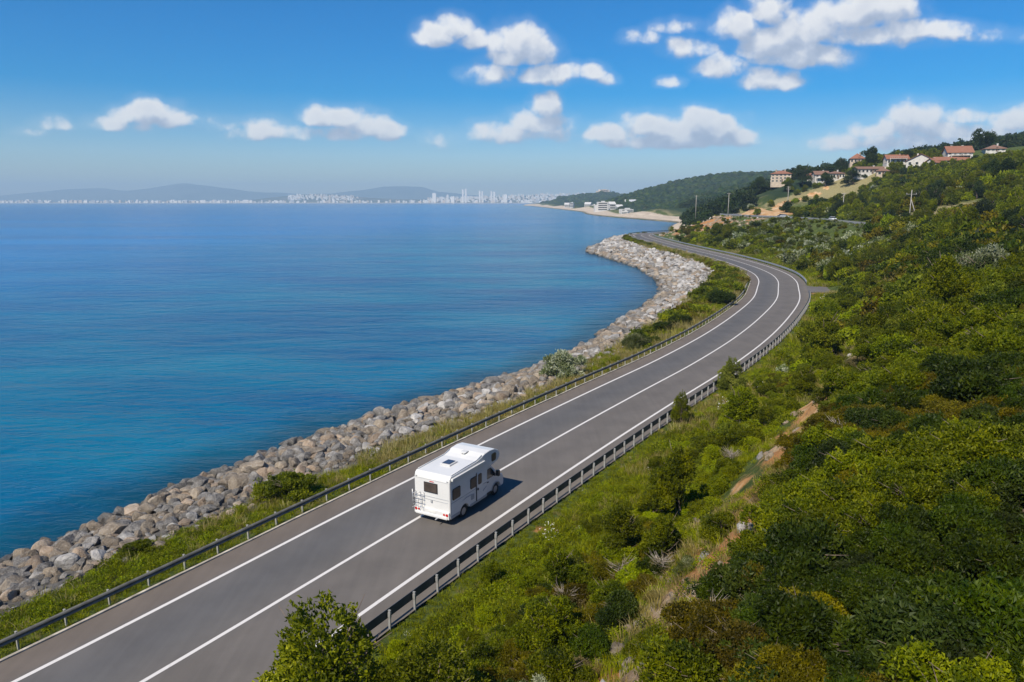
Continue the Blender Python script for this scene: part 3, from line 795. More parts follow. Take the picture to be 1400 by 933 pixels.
def plant(kind, x, y, r, label, cat, group, name, z=None, rz=None, h=None, var=None, trunk=True, sink=.03):
    z = hz(x, y) if z is None else z
    root = empty(name, (x, y, z-sink), random.uniform(0, 6.28) if rz is None else rz)
    h = h or random.uniform(.85, 1.2); root.scale = (r, r*random.uniform(.88, 1.1), r*h)
    tag(root, label, cat, group)
    cr, tr = SPC[kind][random.randrange(len(SPC[kind])) if var is None else var]
    link(bpy.data.objects.new('crown', cr), root)
    if trunk: link(bpy.data.objects.new('trunk', tr), root)
    return root

# --- plants one can single out
def at_px(px, py): return sight(px, py)
HAND = [
 # kind, x, y, radius, height factor, name, category, label
 ('silver', 5.2, 72.6, 2.3, .85, 'silver_bush', 'bush', 'tall silvery leaved bush between boulders and left guardrail, nearest of the silvery ones'),
 ('silver', 14.8, 85.2, 1.9, .8, 'silver_bush', 'bush', 'smaller silvery bush by the boulders, next beyond the tall silvery one'),
 ('green', -13.1, 41.0, 1.75, .8, 'bush', 'bush', 'dense round dark green bush between boulders and guardrail, left of the campervan'),
 ('green', -18.9, 34.3, .85, .75, 'bush', 'bush', 'small green bush on the verge at the top of the boulders, lower left'),
 ('dark', 20.0, 97, 1.7, .8, 'bush', 'bush', 'low grey green bush on the seaward verge before the bend'),
 ('dark', 23.2, 102, 1.9, .8, 'bush', 'bush', 'second low grey green bush on the seaward verge before the bend'),
 ('dark', 34.6, 121.5, 2.2, 1.1, 'bush', 'bush', 'upright dark bush against the pale boulders inside the bend'),
]
# colonies on the seaward verge inside the bend
made = []
for kd, x, y, r, hf, nm, cat, lab in HAND:
    plant(kd, x, y, r, lab, cat, None, nm, h=hf)
TREES = [
 ('tree', -5.6, 19.9, 2.75, .96, 'leafy tree overlapping the road and the near end of the right guardrail'),
 ('tree', -2.4, 19.4, 2.2, .85, 'leafy tree at the bottom edge, just right of the tree that overlaps the road'),
]
for kd, x, y, r, hf, lab in TREES:
    plant('hero', x, y, r, lab, 'tree', None, 'tree', h=hf, var=0)
def px_tree(kd, px, py, r, hf, lab, nm='tree', cat='tree', var=None):
    x, y, z = sight(px, py)
    return plant(kd, x, y, r, lab, cat, None, nm, z=z, h=hf, var=var)
px_tree('tree', 925, 712, 1.35, 1.35, 'slender dark green tree on the slope, right of the campervan and past the guardrail', var=1)
px_tree('tree', 845, 775, 1.15, 1.15, 'small tree with a pale forked trunk on the grassy slope below the slender tree', var=2)
px_tree('hero', 931, 580, .9, 1.45, 'thin bright green sapling rising against the right guardrail', 'sapling', 'sapling')
px_tree('hero', 1000, 533, 1.5, 1.0, 'bushy green tree leaning over the right guardrail beyond the sapling')
px_tree('tree', 1012, 590, 1.6, 1.0, 'dense green tree on the slope in front of the eroded bank')
px_tree('tree', 1122, 500, 2.3, 1.1, 'broad dark green tree below the bend between road verge and bare orange bank')
px_tree('green', 1128, 440, 2.2, 1.3, 'green tree at the foot of the slope beside the paved side strip')
px_tree('silver', 1345, 400, 3.0, 1.0, 'large silvery white leaved bush in front of the upper road at the right', 'silver_bush', 'bush')
px_tree('silver', 1288, 402, 2.0, 1.0, 'smaller silvery bush left of the large silvery white one at the right', 'silver_bush', 'bush')
px_tree('dark', 1320, 560, 2.0, 1.0, 'dense round dark bush on the shrubby plateau at the right', 'bush', 'bush')
px_tree('olive', 1180, 700, 1.4, 1.0, 'spreading olive green bush in the middle of the near thicket', 'bush', 'bush')

for px_, py_, r_b, lab in ((848, 800, 1.0, 'bare grey shrub with dead branches, below the small forked tree on the grassy slope'), (1000, 640, .9, 'leafless grey shrub on the stony bank, in the middle of the slope'), (905, 790, .8, 'dead twiggy shrub at the left foot of the near thicket'),
    (775, 835, .8, 'dry twiggy shrub low on the grassy slope near the bottom edge'), (1150, 610, 1.0, 'dead branched shrub sticking out of the olive thicket'), (965, 865, .9, 'bare shrub at the edge of the near thicket, close to the bottom edge')):
    px_tree('bare', px_, py_, r_b, 1.0, lab, 'dead_bush', 'bush')
# --- thickets
cand = []
def cells(x0, x1, y0, y1, c):
    gx, gy = np.meshgrid(np.arange(x0, x1, c), np.arange(y0, y1, c))
    gx = gx+RNG.uniform(-.45, .45, gx.shape)*c; gy = gy+RNG.uniform(-.45, .45, gy.shape)*c
    return gx.ravel(), gy.ravel()
KINDS = ['green', 'bright', 'dark', 'olive', 'silver', 'dry', 'tree', 'darktree']
def pick(w):
    w = np.maximum(w, 0); c = np.cumsum(w, 1)/w.sum(1)[:, None]
    return (RNG.random(len(w))[:, None] > c).sum(1)
for (x0, x1, y0, y1, c) in ((-16, 60, 1.5, 40, 1.05), (-6, 80, 40, 75, 1.5), (5, 110, 75, 130, 2.2), (30, 150, 130, 330, 3.0), (56, 230, 330, 520, 3.4), (105, 330, 130, 330, 3.6)):
    gx, gy = cells(x0, x1, y0, y1, c)
    if x0 == 105: k0 = None
    z, inf = height(gx, gy, True)
    v, q, s_ = inf['v'], inf['q'], inf['s']
    P = np.column_stack([gx, gy, z+1]); ok = in_view(P, 700, .8)
    hill = q > 6
    ok &= np.where(x0 == 105, hill, ~hill) if x0 in (105, 30) else True
    near = gy < 125
    ok &= (s_ > 3) & (np.abs(q) > 5.4) & (v > 1.2)
    nse = fbm(gx, gy, 11, 101, 3); nse2 = fbm(gx, gy, 6, 102, 3)
    dens = np.ones(len(gx))
    dens = np.where(near & (v < 3), .10, dens)
    dens = np.where(near & (v >= 3) & (v < 9), .50+nse*.9, dens)
    dens = np.where((gy < 31) & (v >= 3.2) & (v < 9), .85, dens)
    dens = np.where(near & (v >= 9) & (v < 13), .15+nse2*.5, dens)
    dens = np.where(near & (v >= 13), .95, dens)
    dens = np.where(~near & (v < 5), .06, dens)
    dens = np.where(~near & (v >= 5) & ~hill, .96, dens)
    bl = (gy > 300) & ~hill & (v > 2); dens = np.where(bl, .26+nse*.9, dens)
    clr = ((gx-128)/13)**2+((gy-222)/15)**2 < 1; dens = np.where(clr, .12, dens)
    fld = (gy > 393) & (gy < 462) & (gx > 128) & (gx < 196) & hill; dens = np.where(fld, .03, dens)
    cutz = hill & (gy > 335) & (gy < 410) & (gx < 150) & (q < 22); dens = np.where(cutz, .12, dens)
    dens = np.where(hill & (gy > 325) & (gy < 400) & (gx < 182) & (q > 0), .10, dens)
    dens = np.where(hill & (gy > 300) & (gy < 345) & (gx > 135) & (gx < 150), .5, dens)
    dens = np.where(scar(gx, gy) > .25, 0, dens); dens = np.where(np.hypot(gx-60.5, gy-141) < 8.5, 0, dens)
    k = ok & (RNG.random(len(gx)) < dens)
    gx, gy, z, v, q, near, nse, nse2, hill, bl = [a[k] for a in (gx, gy, z, v, q, near, nse, nse2, hill, bl)]
    n = len(gx); w = np.zeros((n, 8)); dist = np.hypot(gx, gy)
    # green bright dark olive silver dry tree darktree
    w[:] = (2, 1, .6, .8, .25, .25, .15, 0)
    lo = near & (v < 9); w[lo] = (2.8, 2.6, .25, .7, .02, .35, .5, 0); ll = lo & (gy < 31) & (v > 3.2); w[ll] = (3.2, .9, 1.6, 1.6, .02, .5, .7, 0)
    sc = near & (v >= 9) & (v < 13.5); w[sc] = (.5, .3, .0, 1.4, .12, 2.2, .0, 0)
    th = near & (v >= 13.5)
    w[th, 0] = .7+nse[th]*1.5; w[th, 1] = .12+nse2[th]*1.1; w[th, 2] = .6-nse[th]*2.4+5*np.clip((29-gy[th])/6, 0, 1)*np.clip((gx[th]-5)/3, 0, 1)+.8*np.clip((gx[th]-14)/8, 0, 1); w[th, 3] = 1.25+nse2[th]*2.6+1.0*np.exp(-((gx[th]-5.5)/3.5)**2-((gy[th]-22)/9)**2); w[th, 4] = .12; w[th, 5] = .28; w[th, 6] = .15  # dark kind crowds the near right, its colour standing in for cloud shade
    bd = ~near & ~hill; w[bd] = (2.4, 1.0, .45, .5, .2, .05, .4, 0)
    tp = bd & (q > -30) & (gy > 170) & (gy < 320); w[tp] = (1.3, .4, .3, .3, 1.9, .05, .1, 0)
    w[bl] = (1.5, .8, .6, 1.0, .2, 1.2, .1, 0)
    w[hill] = (1.2, .5, .2, .9, .1, .05, 2.0, .6)
    fr = hill & (gy > 455); w[fr] = (.4, .1, .1, .2, 0, 0, 1, 3)
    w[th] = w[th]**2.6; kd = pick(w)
    r = c*(.52+.36*RNG.random(n))
    r = np.where(th, r*RNG.uniform(1.1, 1.75, n), r)
    r = np.where(lo & (gy < 31), r*1.25, r)
    r = np.where(lo & (v < 5), r*.62, r); r = np.where(kd == 5, r*.7, r)
    r = np.where((kd == 6) | (kd == 7), r*1.05, r)
    r = np.where(hill & (gy > 200), r*.74, r); r = np.where(hill & (gy > 235) & (gy < 350) & (gx > 128) & (gx < 200), r*1.45, r)
    r = np.where(~hill & (q > -34) & (gy > 200), r*.62, r); r = np.where(~hill & (q > -16) & (gy > 200), r*.50, r)
    r = np.where(bl, r*.75, r)
    cand.append(np.column_stack([gx, gy, z, r, kd, v, q, hill]))
cand = np.vstack(cand)
VILLAGE = ((1067, 250, 490, 29), (1121, 249, 455, 22), (1141, 245, 462, 26), (1171, 224, 455, 22), (1187, 238, 440, 42), (1224, 226, 425, 32), (1258, 228, 395, 26), (1308, 218, 385, 36), (1300, 223, 372, 52), (1358, 208, 400, 26))
def stand_y(px, pyb, Yd):
    q = sight(px, pyb, 250, 640); return q[1] if q[1] < 560 else Yd
# gardens and terraces in front of the houses are kept low
cpx, cpy, _ = project(cand[:, :3]+np.stack([cand[:, 3]*0, cand[:, 3]*0, cand[:, 3]*1.7], 1))
for hx_, hb_, hy_, hw_ in VILLAGE:
    cand = cand[~((np.abs(cpx-hx_) < hw_/2+3) & (cpy < hb_-5.5) & (cand[:, 1] < stand_y(hx_, hb_, hy_)+5) & (cand[:, 1] > 240))]
    cpx, cpy, _ = project(cand[:, :3]+np.stack([cand[:, 3]*0, cand[:, 3]*0, cand[:, 3]*1.7], 1))
# keep the hand-placed plants free
app = cand[:, 3]/np.hypot(cand[:, 0], cand[:, 1])
hn = [(o.location.x, o.location.y, o.scale[0]) for o in bpy.data.objects if o.get('category') in ('tree', 'bush', 'sapling')]
free = np.ones(len(cand), bool)
for hx, hy, hr in hn: free &= np.hypot(cand[:, 0]-hx, cand[:, 1]-hy) > hr*.30
# nothing tall right in front of the lens
free &= np.hypot(cand[:, 0], cand[:, 1]) > 3.5
cand = cand[free]; app = app[free]
px, py, zc = project(cand[:, :3]+[0, 0, 1])
infr = (px > -20) & (px < 1420) & (py < 960) & (zc > 1)
order = np.argsort(-np.where(infr, app, app*.0))
NAMEK = {0: 'green_bush', 1: 'bright_bush', 2: 'dark_bush', 3: 'olive_bush', 4: 'silver_bush', 5: 'dry_bush', 6: 'tree', 7: 'tree'}
WORD = {0: 'mid green bush', 1: 'bright yellow green bush', 2: 'dark glossy green bush', 3: 'olive green bush', 4: 'silvery leaved bush', 5: 'dry straw coloured bush', 6: 'small green tree', 7: 'dark green tree'}
nb = nt_ = 0; chosen = np.zeros(len(cand), bool)
for q_ in order:
    if not infr[q_]: break
    kd = int(cand[q_, 4]); tr = kd >= 6
    if (nt_ if tr else nb) >= (150 if tr else 286): continue
    if np.hypot(cand[q_, 0], cand[q_, 1]) > 330: continue
    if tr: nt_ += 1
    else: nb += 1
    chosen[q_] = True
    x, y, z, r, _, v, qq, hl_ = cand[q_]
    zone = 'beyond the upper road' if hl_ else ('on the grassy slope beside the right guardrail' if v < 9 else ('on the eroded bank' if v < 13.5 else ('in the near thicket at the right' if y < 75 else 'on the thicket slope below the upper road')))
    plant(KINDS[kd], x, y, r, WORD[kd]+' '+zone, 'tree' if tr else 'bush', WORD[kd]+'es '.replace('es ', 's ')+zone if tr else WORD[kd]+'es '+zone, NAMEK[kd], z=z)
rest = cand[~chosen]
flat = []; keys = []
for i, k in enumerate(KINDS):
    for j in range(3): flat.append(LO[k][j])
hi = [SPC[k][0][0] for k in KINDS]
cS = proto_collection('shrub_kind', flat+hi)
n = len(rest); dr = np.hypot(rest[:, 0], rest[:, 1])
idx = rest[:, 4].astype(int)*3+RNG.integers(0, 3, n)
idx = np.where(dr < 75, 24+rest[:, 4].astype(int), idx)
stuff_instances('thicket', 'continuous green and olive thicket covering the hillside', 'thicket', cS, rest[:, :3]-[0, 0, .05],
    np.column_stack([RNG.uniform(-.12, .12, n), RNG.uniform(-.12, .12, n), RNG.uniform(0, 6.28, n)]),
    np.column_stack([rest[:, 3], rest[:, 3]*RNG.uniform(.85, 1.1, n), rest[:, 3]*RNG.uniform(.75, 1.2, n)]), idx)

# seaward verge inside the bend: low bushes in a row
gx, gy = cells(-30, 75, 20, 420, 1.7)
u_, _ = nearest(gx, gy, ROAD); i_, _ = nearest(gx, gy, INNER)
k = (u_ < -7.4) & (i_ > .3) & in_view(np.column_stack([gx, gy, gx*0]), 60)
gx, gy, u_, i_ = gx[k], gy[k], u_[k], i_[k]
de = np.where(gy < 85, .05, np.where(gy < 122, .45, np.where(gy < 205, .88, .6)))
de = np.where((gy < 200) & (u_ > -9) , de*.3, de)
k = RNG.random(len(gx)) < de; gx, gy, u_, i_ = gx[k], gy[k], u_[k], i_[k]
z = height(gx, gy); kd = np.where(RNG.random(len(gx)) < .5, 0, np.where(RNG.random(len(gx)) < .7, 1, 3))
r = np.where(gy < 205, RNG.uniform(.9, 1.7, len(gx)), RNG.uniform(.7, 1.2, len(gx))); r = np.where(gy < 85, r*.5, r)
stuff_instances('verge_bushes', 'low green bushes crowding the seaward verge inside the bend', 'bushes', cS, np.column_stack([gx, gy, z-.05]),
    np.column_stack([gx*0, gx*0, RNG.uniform(0, 6.28, len(gx))]), np.column_stack([r, r, r*RNG.uniform(.6, .85, len(gx))]), kd*3+RNG.integers(0, 3, len(gx)))

# ------------------------------------------------------------------ grass, weeds and flowers
def tuft(name, seed, mat, n, h, spread, w, lean=.5):
    r = np.random.default_rng(seed)
    a = r.uniform(0, 6.28, n); d = spread*np.sqrt(r.random(n)); hh = h*r.uniform(.5, 1.2, n)
    B = np.stack([d*np.cos(a), d*np.sin(a), np.zeros(n)-.03], 1)
    dirv = np.stack([np.cos(a), np.sin(a), np.zeros(n)], 1)*(lean*r.uniform(.3, 1.3, n))[:, None]+r.normal(size=(n, 3))*.18
    dirv[:, 2] = 0
    b = r.uniform(0, 6.28, n); S = np.stack([np.cos(b), np.sin(b), b*0], 1)*w
    m1 = B+dirv*hh[:, None]*.35+np.array([0, 0, 1])*hh[:, None]*.6
    t1 = B+dirv*hh[:, None]*1.0+np.array([0, 0, 1])*hh[:, None]*.95
    V = np.stack([B-S, B+S, m1+S*.7, m1-S*.7, t1], 1).reshape(-1, 3)
    i = np.arange(n)[:, None]*5
    tone = np.repeat(np.clip(.5+r.normal(size=n)*.25, 0, 1), 5)
    return mesh_np(name, V, [i+np.array([[0, 1, 2, 3]]), i+np.array([[3, 2, 4]])], mat, False, {'tone': tone})
def weed(name, seed, mat, n, h, rx, L, W):
    r = np.random.default_rng(seed)
    dv = r.normal(size=(n, 3)); dv[:, 2] = np.abs(dv[:, 2]); dv /= np.linalg.norm(dv, axis=1)[:, None]
    C = dv*np.array([rx, rx, h])*r.uniform(.5, 1.05, n)[:, None]
    V, Fq = leaf_quads(C, dv*.6+r.normal(size=(n, 3))*.6+[0, 0, .3], L*r.uniform(.6, 1.3, n), W*r.uniform(.7, 1.2, n), r)
    return mesh_np(name, V, Fq, mat, False, {'tone': np.repeat(np.clip(.55+r.normal(size=n)*.25, 0, 1), 4)})
GR = [tuft('g', 1+i, M['grass'], 46, .34, .26, .012) for i in range(3)]+[tuft('g', 11+i, M['grass_dry'], 46, .45, .26, .010) for i in range(3)] + \
     [weed('w', 21+i, M['leaf_bright'], 190, .34, .38, .085, .048) for i in range(3)]+[weed('w', 31+i, M['leaf_green'], 190, .38, .42, .085, .048) for i in range(3)]+[weed('f', 41, M['flower'], 26, .5, .4, .05, .05)]
cG = proto_collection('herb_kind', GR)
pts = []
for (x0, x1, y0, y1, c) in ((-24, 34, 5, 48, .27), (-22, 45, 48, 85, .42), (-5, 75, 85, 150, .75), (30, 80, 150, 300, 1.3)):
    gx, gy = cells(x0, x1, y0, y1, c); z, inf = height(gx, gy, True); u, v, inn = inf['u'], inf['v'], inf['inn']
    onl = (u < -6.0) & (inn > -.4+vnoise(gx, gy, 3, 5)*3); onr = (v > .15) & (v < np.where(gy < 48, 42, 18)) & (inf['q'] < -6)
    stub = (np.hypot(gx-59.5, gy-141.5) < 6.5)
    pr = np.where(onl, .8, np.where(onr, np.where(v < 9, .92, np.where(v < 13.5, np.clip(.36+fbm(gx, gy, 4, 7, 2)*.9, .2, 1), np.where(v < 18, .3, .16))), 0))
    pr = np.where(stub, 0, pr)*(1-.8*(scar(gx, gy) > .4))
    k = in_view(np.column_stack([gx, gy, z]), 260) & (RNG.random(len(gx)) < pr)
    gx, gy, z, u, v = [a[k] for a in (gx, gy, z, u, v)]
    n = len(gx); ns = fbm(gx, gy, 5, 201, 3); ns2 = fbm(gx, gy, 3, 205, 2); L_ = u < 0
    p_dry = np.where(L_, np.clip((gy-34)/10, 0, 1)*np.clip((.8+ns*1.6), 0, 1)*.85+.06, np.clip(.10+ns*1.0+np.clip((v-8)/4, 0, 1)*.45, 0, .9))
    p_weed = np.where(L_, np.clip(.35+ns2*1.2, 0, 1), np.clip(.50+ns2*1.4, 0, 1))*np.where(np.abs(u) < 6.9, .3, 1)
    a_ = RNG.random(n); b_ = RNG.random(n)
    kd = np.where(a_ < p_dry, 3, np.where(b_ < p_weed, np.where(RNG.random(n) < .6, 6, 9), 0))+RNG.integers(0, 3, n)
    fl = (~L_) & (v < 6) & (RNG.random(n) < .006+.05*(ns > .42)); kd = np.where(fl, 12, kd)
    sc = (c/.27)**.75*RNG.uniform(.6, 1.25, n)*np.where(np.abs(u) < 6.7, .55, 1)
    pts.append(np.column_stack([gx, gy, z, sc, kd]))
pts = np.vstack(pts); n = len(pts)
print('herbs', n, 'shrubs', len(cand), 'rocks', len(rk))
stuff_instances('grass', 'green and dry grass and weeds along both verges', 'grass', cG, pts[:, :3], np.column_stack([RNG.uniform(-.15, .15, n), RNG.uniform(-.15, .15, n), RNG.uniform(0, 6.28, n)]),
    np.column_stack([pts[:, 3], pts[:, 3], pts[:, 3]*RNG.uniform(.7, 1.2, n)]), pts[:, 4])

# loose stones on the eroded bank and the bluff
gx, gy = cells(-12, 50, 12, 100, .8); z, inf = height(gx, gy, True); v = inf['v']
pr = np.where((v > 8.5) & (v < 13), np.clip(.28+fbm(gx, gy, 6, 41, 3)*1.0, 0, 1), np.where((v > 4) & (v < 9), .012, 0))
k = in_view(np.column_stack([gx, gy, z]), 20) & (RNG.random(len(gx)) < pr)
gx2, gy2 = cells(60, 112, 290, 425, 2.2); z2, inf2 = height(gx2, gy2, True)
k2 = (inf2['v'] > 3) & (inf2['q'] < -6) & (RNG.random(len(gx2)) < .30+fbm(gx2, gy2, 10, 43, 3)*.5)
P = np.vstack([np.column_stack([gx, gy, z])[k], np.column_stack([gx2, gy2, z2])[k2]]); n = len(P)
s = np.concatenate([RNG.uniform(.10, .42, k.sum()), RNG.uniform(.25, .8, k2.sum())])
stuff_instances('stones', 'pale and rusty stones broken out of the eroded bank', 'stones', cR, P, RNG.uniform(0, 6.28, (n, 3)), np.column_stack([s, s, s*.8]), RNG.choice([4, 5, 6, 8, 12, 13, 14], n))

# ------------------------------------------------------------------ far woods: canopies of the wooded hills
def canopy(name, seed):
    V, Fc = ico(2); V = V*(1+.30*n3(V, .7, seed)[:, None]+.16*n3(V, .33, seed+5)[:, None]); V[:, 2] = V[:, 2]*.85+.35
    tone = np.clip(.5+n3(V, .4, seed+8)*.7, 0, 1)
    return mesh_np(name, V, Fc, M['leaf_forest'], False, {'tone': tone})
def canopy_leafy(seed):
    return crown_mesh('crown', seed, M['leaf_forest'], h=1.7, lobes=7, n_twig=170, per=3, L=.42, W=.30, rx=1.0, shoots=5, inner=.05)
cF = proto_collection('wood_kind', [canopy('c', 5), canopy('c', 6), canopy_leafy(7), canopy_leafy(8), canopy_leafy(9)])
P_ = []
for (x0, x1, y0, y1, c) in ((60, 480, 455, 700, 5.5), (150, 560, 700, 1250, 8.5), (150, 760, 1250, 1900, 12.0), (60, 700, 2300, 3500, 19.0)):
    gx, gy = cells(x0, x1, y0, y1, c); z, inf = height(gx, gy, True)
    ok = in_view(np.column_stack([gx, gy, z+5]), 30) & (inf['s'] > (60 if y0 > 600 else 12))
    if y0 > 600:
        flat_ = (z < 9.0) & (RNG.random(len(gx)) < .86)
        ok &= ~flat_
    else:
        vil = (gx > 150) & (gx < 262) & (gy < 500); ok &= ~vil
    k = ok & (RNG.random(len(gx)) < .93)
    P_.append(np.column_stack([gx, gy, z, c*RNG.uniform(.50, .85, len(gx))])[k])
# wooded ridge that shows behind the village
P_ = np.vstack(P_); n = len(P_); P_[:, 2] -= np.where(P_[:, 1] > 700, .75, .2)*P_[:, 3]; print('woods', n)
stuff_instances('far_woods', 'dark green wooded hills beyond the village and along the far shore', 'woods', cF, P_[:, :3], np.column_stack([P_[:, 0]*0, P_[:, 0]*0, RNG.uniform(0, 6.28, n)]),
    np.column_stack([P_[:, 3], P_[:, 3], P_[:, 3]*RNG.uniform(.7, 1.15, n)]), np.where(P_[:, 1] > 900, RNG.integers(0, 2, n), RNG.integers(2, 5, n)))

# ------------------------------------------------------------------ village houses
M['plaster_white'] = pbr('plaster_white', (.55, .525, .48), .9, var=.12, nscale=.6)
M['plaster_cream'] = pbr('plaster_cream', (.50, .40, .30), .9, var=.15, nscale=.6)
M['plaster_pink'] = pbr('plaster_pink', (.56, .40, .30), .9, var=.15, nscale=.6)
def tile_mat(name, a, b):
    m, nt = new_mat(name); g = N(nt); tc = g.n('ShaderNodeTexCoord').outputs['Object']
    w = g.n('ShaderNodeTexWave', wave_type='BANDS', bands_direction='X', ins={'Vector': tc, 'Scale': 1.3, 'Distortion': .6}).outputs[1]
    c = g.mix(g.noise(tc, .8, 6, .7), (*a, 1), (*b, 1)); c = g.mix(g.math('MULTIPLY', w, .35), c, (a[0]*.5, a[1]*.5, a[2]*.5, 1))
    g.out(g.n('ShaderNodeBsdfPrincipled', ins={'Base Color': c, 'Roughness': .85}).outputs[0]); return m
M['tile'] = tile_mat('roof_tiles', (.19, .075, .045), (.34, .155, .09))
M['tile_old'] = tile_mat('roof_tiles_old', (.15, .075, .05), (.27, .16, .11))
M['dark_glass'] = pbr('dark_glass', (.025, .03, .035), .12, var=0)
M['wood_dark'] = pbr('wood_dark', (.10, .06, .035), .7, var=.2)

def house(x, y, z, rz, W, D, H, roof, wall, tile, label, storeys=2, ncol=4, rise=1.8, name='house', balcony=False, chim=1, over=.6):
    r = empty(name, (x, y, z), rz); tag(r, label, 'house', 'houses of the hillside village')
    mb = MB(); mb.box((0, 0, H/2-1.5), (W, D, H+3))
    if roof == 'gable':
        mb.prism([(-D/2, H), (D/2, H), (0, H+rise-.12)], 0, -W/2, W/2)
    w = mb.build('wall', wall, r)
    mb = MB(); a, b = W/2+over, D/2+over; zt = H+rise; ze = H-.12
    if roof == 'gable':
        k = over*rise/(D/2)
        for sgn in (-1, 1):
            lo = H-k+.05
            pts = [(-a, sgn*b, lo), (a, sgn*b, lo), (a, 0, zt), (-a, 0, zt)]
            up = [(p[0], p[1], p[2]+.22) for p in pts]
            A = [mb.bm.verts.new(p) for p in pts]; B = [mb.bm.verts.new(p) for p in up]
            mb.bm.faces.new(A); mb.bm.faces.new(B[::-1])
            for q in range(4): mb.bm.faces.new((A[q], B[q], B[(q+1) % 4], A[(q+1) % 4]))
    elif roof == 'hip':
        rd = max(0.2, a-b)
        base = [(-a, -b), (a, -b), (a, b), (-a, b)]
        A = [mb.bm.verts.new((*p, ze)) for p in base]; B = [mb.bm.verts.new((*p, ze+.22)) for p in base]
        t0 = mb.bm.verts.new((-rd, 0, zt)); t1 = mb.bm.verts.new((rd, 0, zt))
        mb.bm.faces.new(A[::-1])
        for q in range(4): mb.bm.faces.new((A[q], A[(q+1) % 4], B[(q+1) % 4], B[q]))
        mb.bm.faces.new((B[0], B[1], t1, t0)); mb.bm.faces.new((B[1], B[2], t1)); mb.bm.faces.new((B[2], B[3], t0, t1)); mb.bm.faces.new((B[3], B[0], t0))
    rf = mb.build('roof', tile, r)
    for c in range(chim):
        mb = MB(); mb.box((W*(.2-.45*c), D*.12, H+rise*.9), (.7, .7, 1.6)); mb.box((W*(.2-.45*c), D*.12, H+rise*.9+.85), (.9, .9, .15)); mb.build('chimney', wall, rf)
    fh = H/storeys
    mbp = None
    for sface in (0, 1):
        span = W if sface == 0 else D; nc = ncol if sface == 0 else max(1, int(ncol*D/W))
        for f in range(storeys):
            for c in range(nc):
                u = (c+.5)/nc*span-span/2; zz = f*fh+fh*.55
                for sg in ((-1,) if sface == 0 else (-1, 1)):
                    mb = MB(); ww, wh = min(1.2, span/nc*.5), fh*.46
                    pos_ = (u, sg*(D/2+.03), zz) if sface == 0 else (sg*(W/2+.03), u, zz)
                    def bx(dx, dz, w_, h_, t_, off=0.):
                        if sface == 0: mb.box((pos_[0]+dx, pos_[1]+sg*off, pos_[2]+dz), (w_, t_, h_))
                        else: mb.box((pos_[0]+sg*off, pos_[1]+dx, pos_[2]+dz), (t_, w_, h_))
                    for dx in (-1, 1): bx(dx*(ww/2+.05), 0, .1, wh+.2, .12)
                    for dz in (-1, 1): bx(0, dz*(wh/2+.05), ww, .1, .12)
                    wi = mb.build('window', M['plaster_white'], r)
                    mb = MB(); bx(0, 0, ww, wh, .04, -.005); mb.build('pane', M['dark_glass'], wi)
    if balcony:
        mb = MB(); mb.box((0, -D/2-.75, fh), (W*.8, 1.5, .18)); mb.box((0, -D/2-1.45, fh+.95), (W*.8, .07, .07))
        for q in range(9): mb.box((W*.8*(q/8-.5)*.99, -D/2-1.45, fh+.5), (.05, .05, .9))
        for q in (-1, 1): mb.box((q*W*.38, -D/2-1.4, fh/2-1), (.22, .22, fh+2))
        mb.build('balcony', wall, r)
    mb = MB(); mb.box((W*.06, -D/2-.04, 1.05), (1.0, .08, 2.1)); mb.build('door', M['wood_dark'], r)
    return r
def on_ray(px, py, Yd):
    d = ray(px, py); t = Yd/d[1]; p = CAM+d*t; return p
def stand(px, pyb, Yd):
    q = sight(px, pyb, 250, 640)
    return np.array(q) if q[1] < 560 else on_ray(px, pyb, Yd)
def hs(px, py_base, Yd, wpx, hpx, **k):
    p = stand(px, py_base, Yd); s = p[1]/1000
    house(p[0], p[1], p[2], k.pop('rz', R(-12)), wpx*s*.86, k.pop('D', 9), hpx*s*.68, k.pop('roof', 'hip'), k.pop('wall', M['plaster_white']), k.pop('tile', M['tile']), **k)
hs(1067, 250, 490, 29, 16.5, rz=R(-18), D=10, wall=M['plaster_cream'], label='tall cream house with a red hipped roof, leftmost of the village', storeys=3, ncol=5, rise=2.2, chim=2)
hs(1121, 249, 455, 20, 14, rz=R(-10), roof='gable', label='white two storey house with balcony, just right of the big tree', storeys=2, ncol=3, rise=2, balcony=True, tile=M['tile_old'])
hs(1141, 245, 462, 22, 10, rz=R(-6), roof='hip', label='long low white house with faded roof, between balcony house and hilltop villa', storeys=1, ncol=5, rise=1.4, tile=M['tile_old'])
hs(1171, 224, 455, 20, 9, rz=R(-20), roof='hip', wall=M['plaster_cream'], label='small square villa with a bright red roof, highest of the middle houses', storeys=1, ncol=4, rise=3.2)
hs(1187, 238, 440, 40, 9, rz=R(-6), roof='gable', label='wide low white house with brown eaves, in front of the red roofed villa', storeys=1, ncol=7, rise=1.2, tile=M['tile_old'], D=8)
hs(1224, 226, 425, 30, 11, rz=R(-14), roof='gable', label='white house with a shallow brown and red roof, centre of the village', storeys=1, ncol=5, rise=2.2, balcony=True)
hs(1258, 228, 395, 26, 10, rz=R(62), roof='gable', label='white house turned gable end on, with a long orange roof slope', storeys=1, ncol=3, rise=3.4, D=13)
hs(1308, 218, 385, 34, 12, rz=R(-16), roof='gable', label='large white villa with wide gabled roof and veranda, right side of the village', storeys=2, ncol=5, rise=3.2, balcony=True, chim=2, D=11)
hs(1300, 223, 372, 50, 4.5, rz=R(-8), roof='gable', label='long low outbuilding with an orange roof below the large villa', storeys=1, ncol=7, rise=1.6, D=6, chim=0)
hs(1358, 208, 400, 26, 5, rz=R(-20), roof='hip', label='half hidden house with brown roof at the foot of the tall pine', storeys=1, ncol=4, rise=2.2, tile=M['tile_old'])

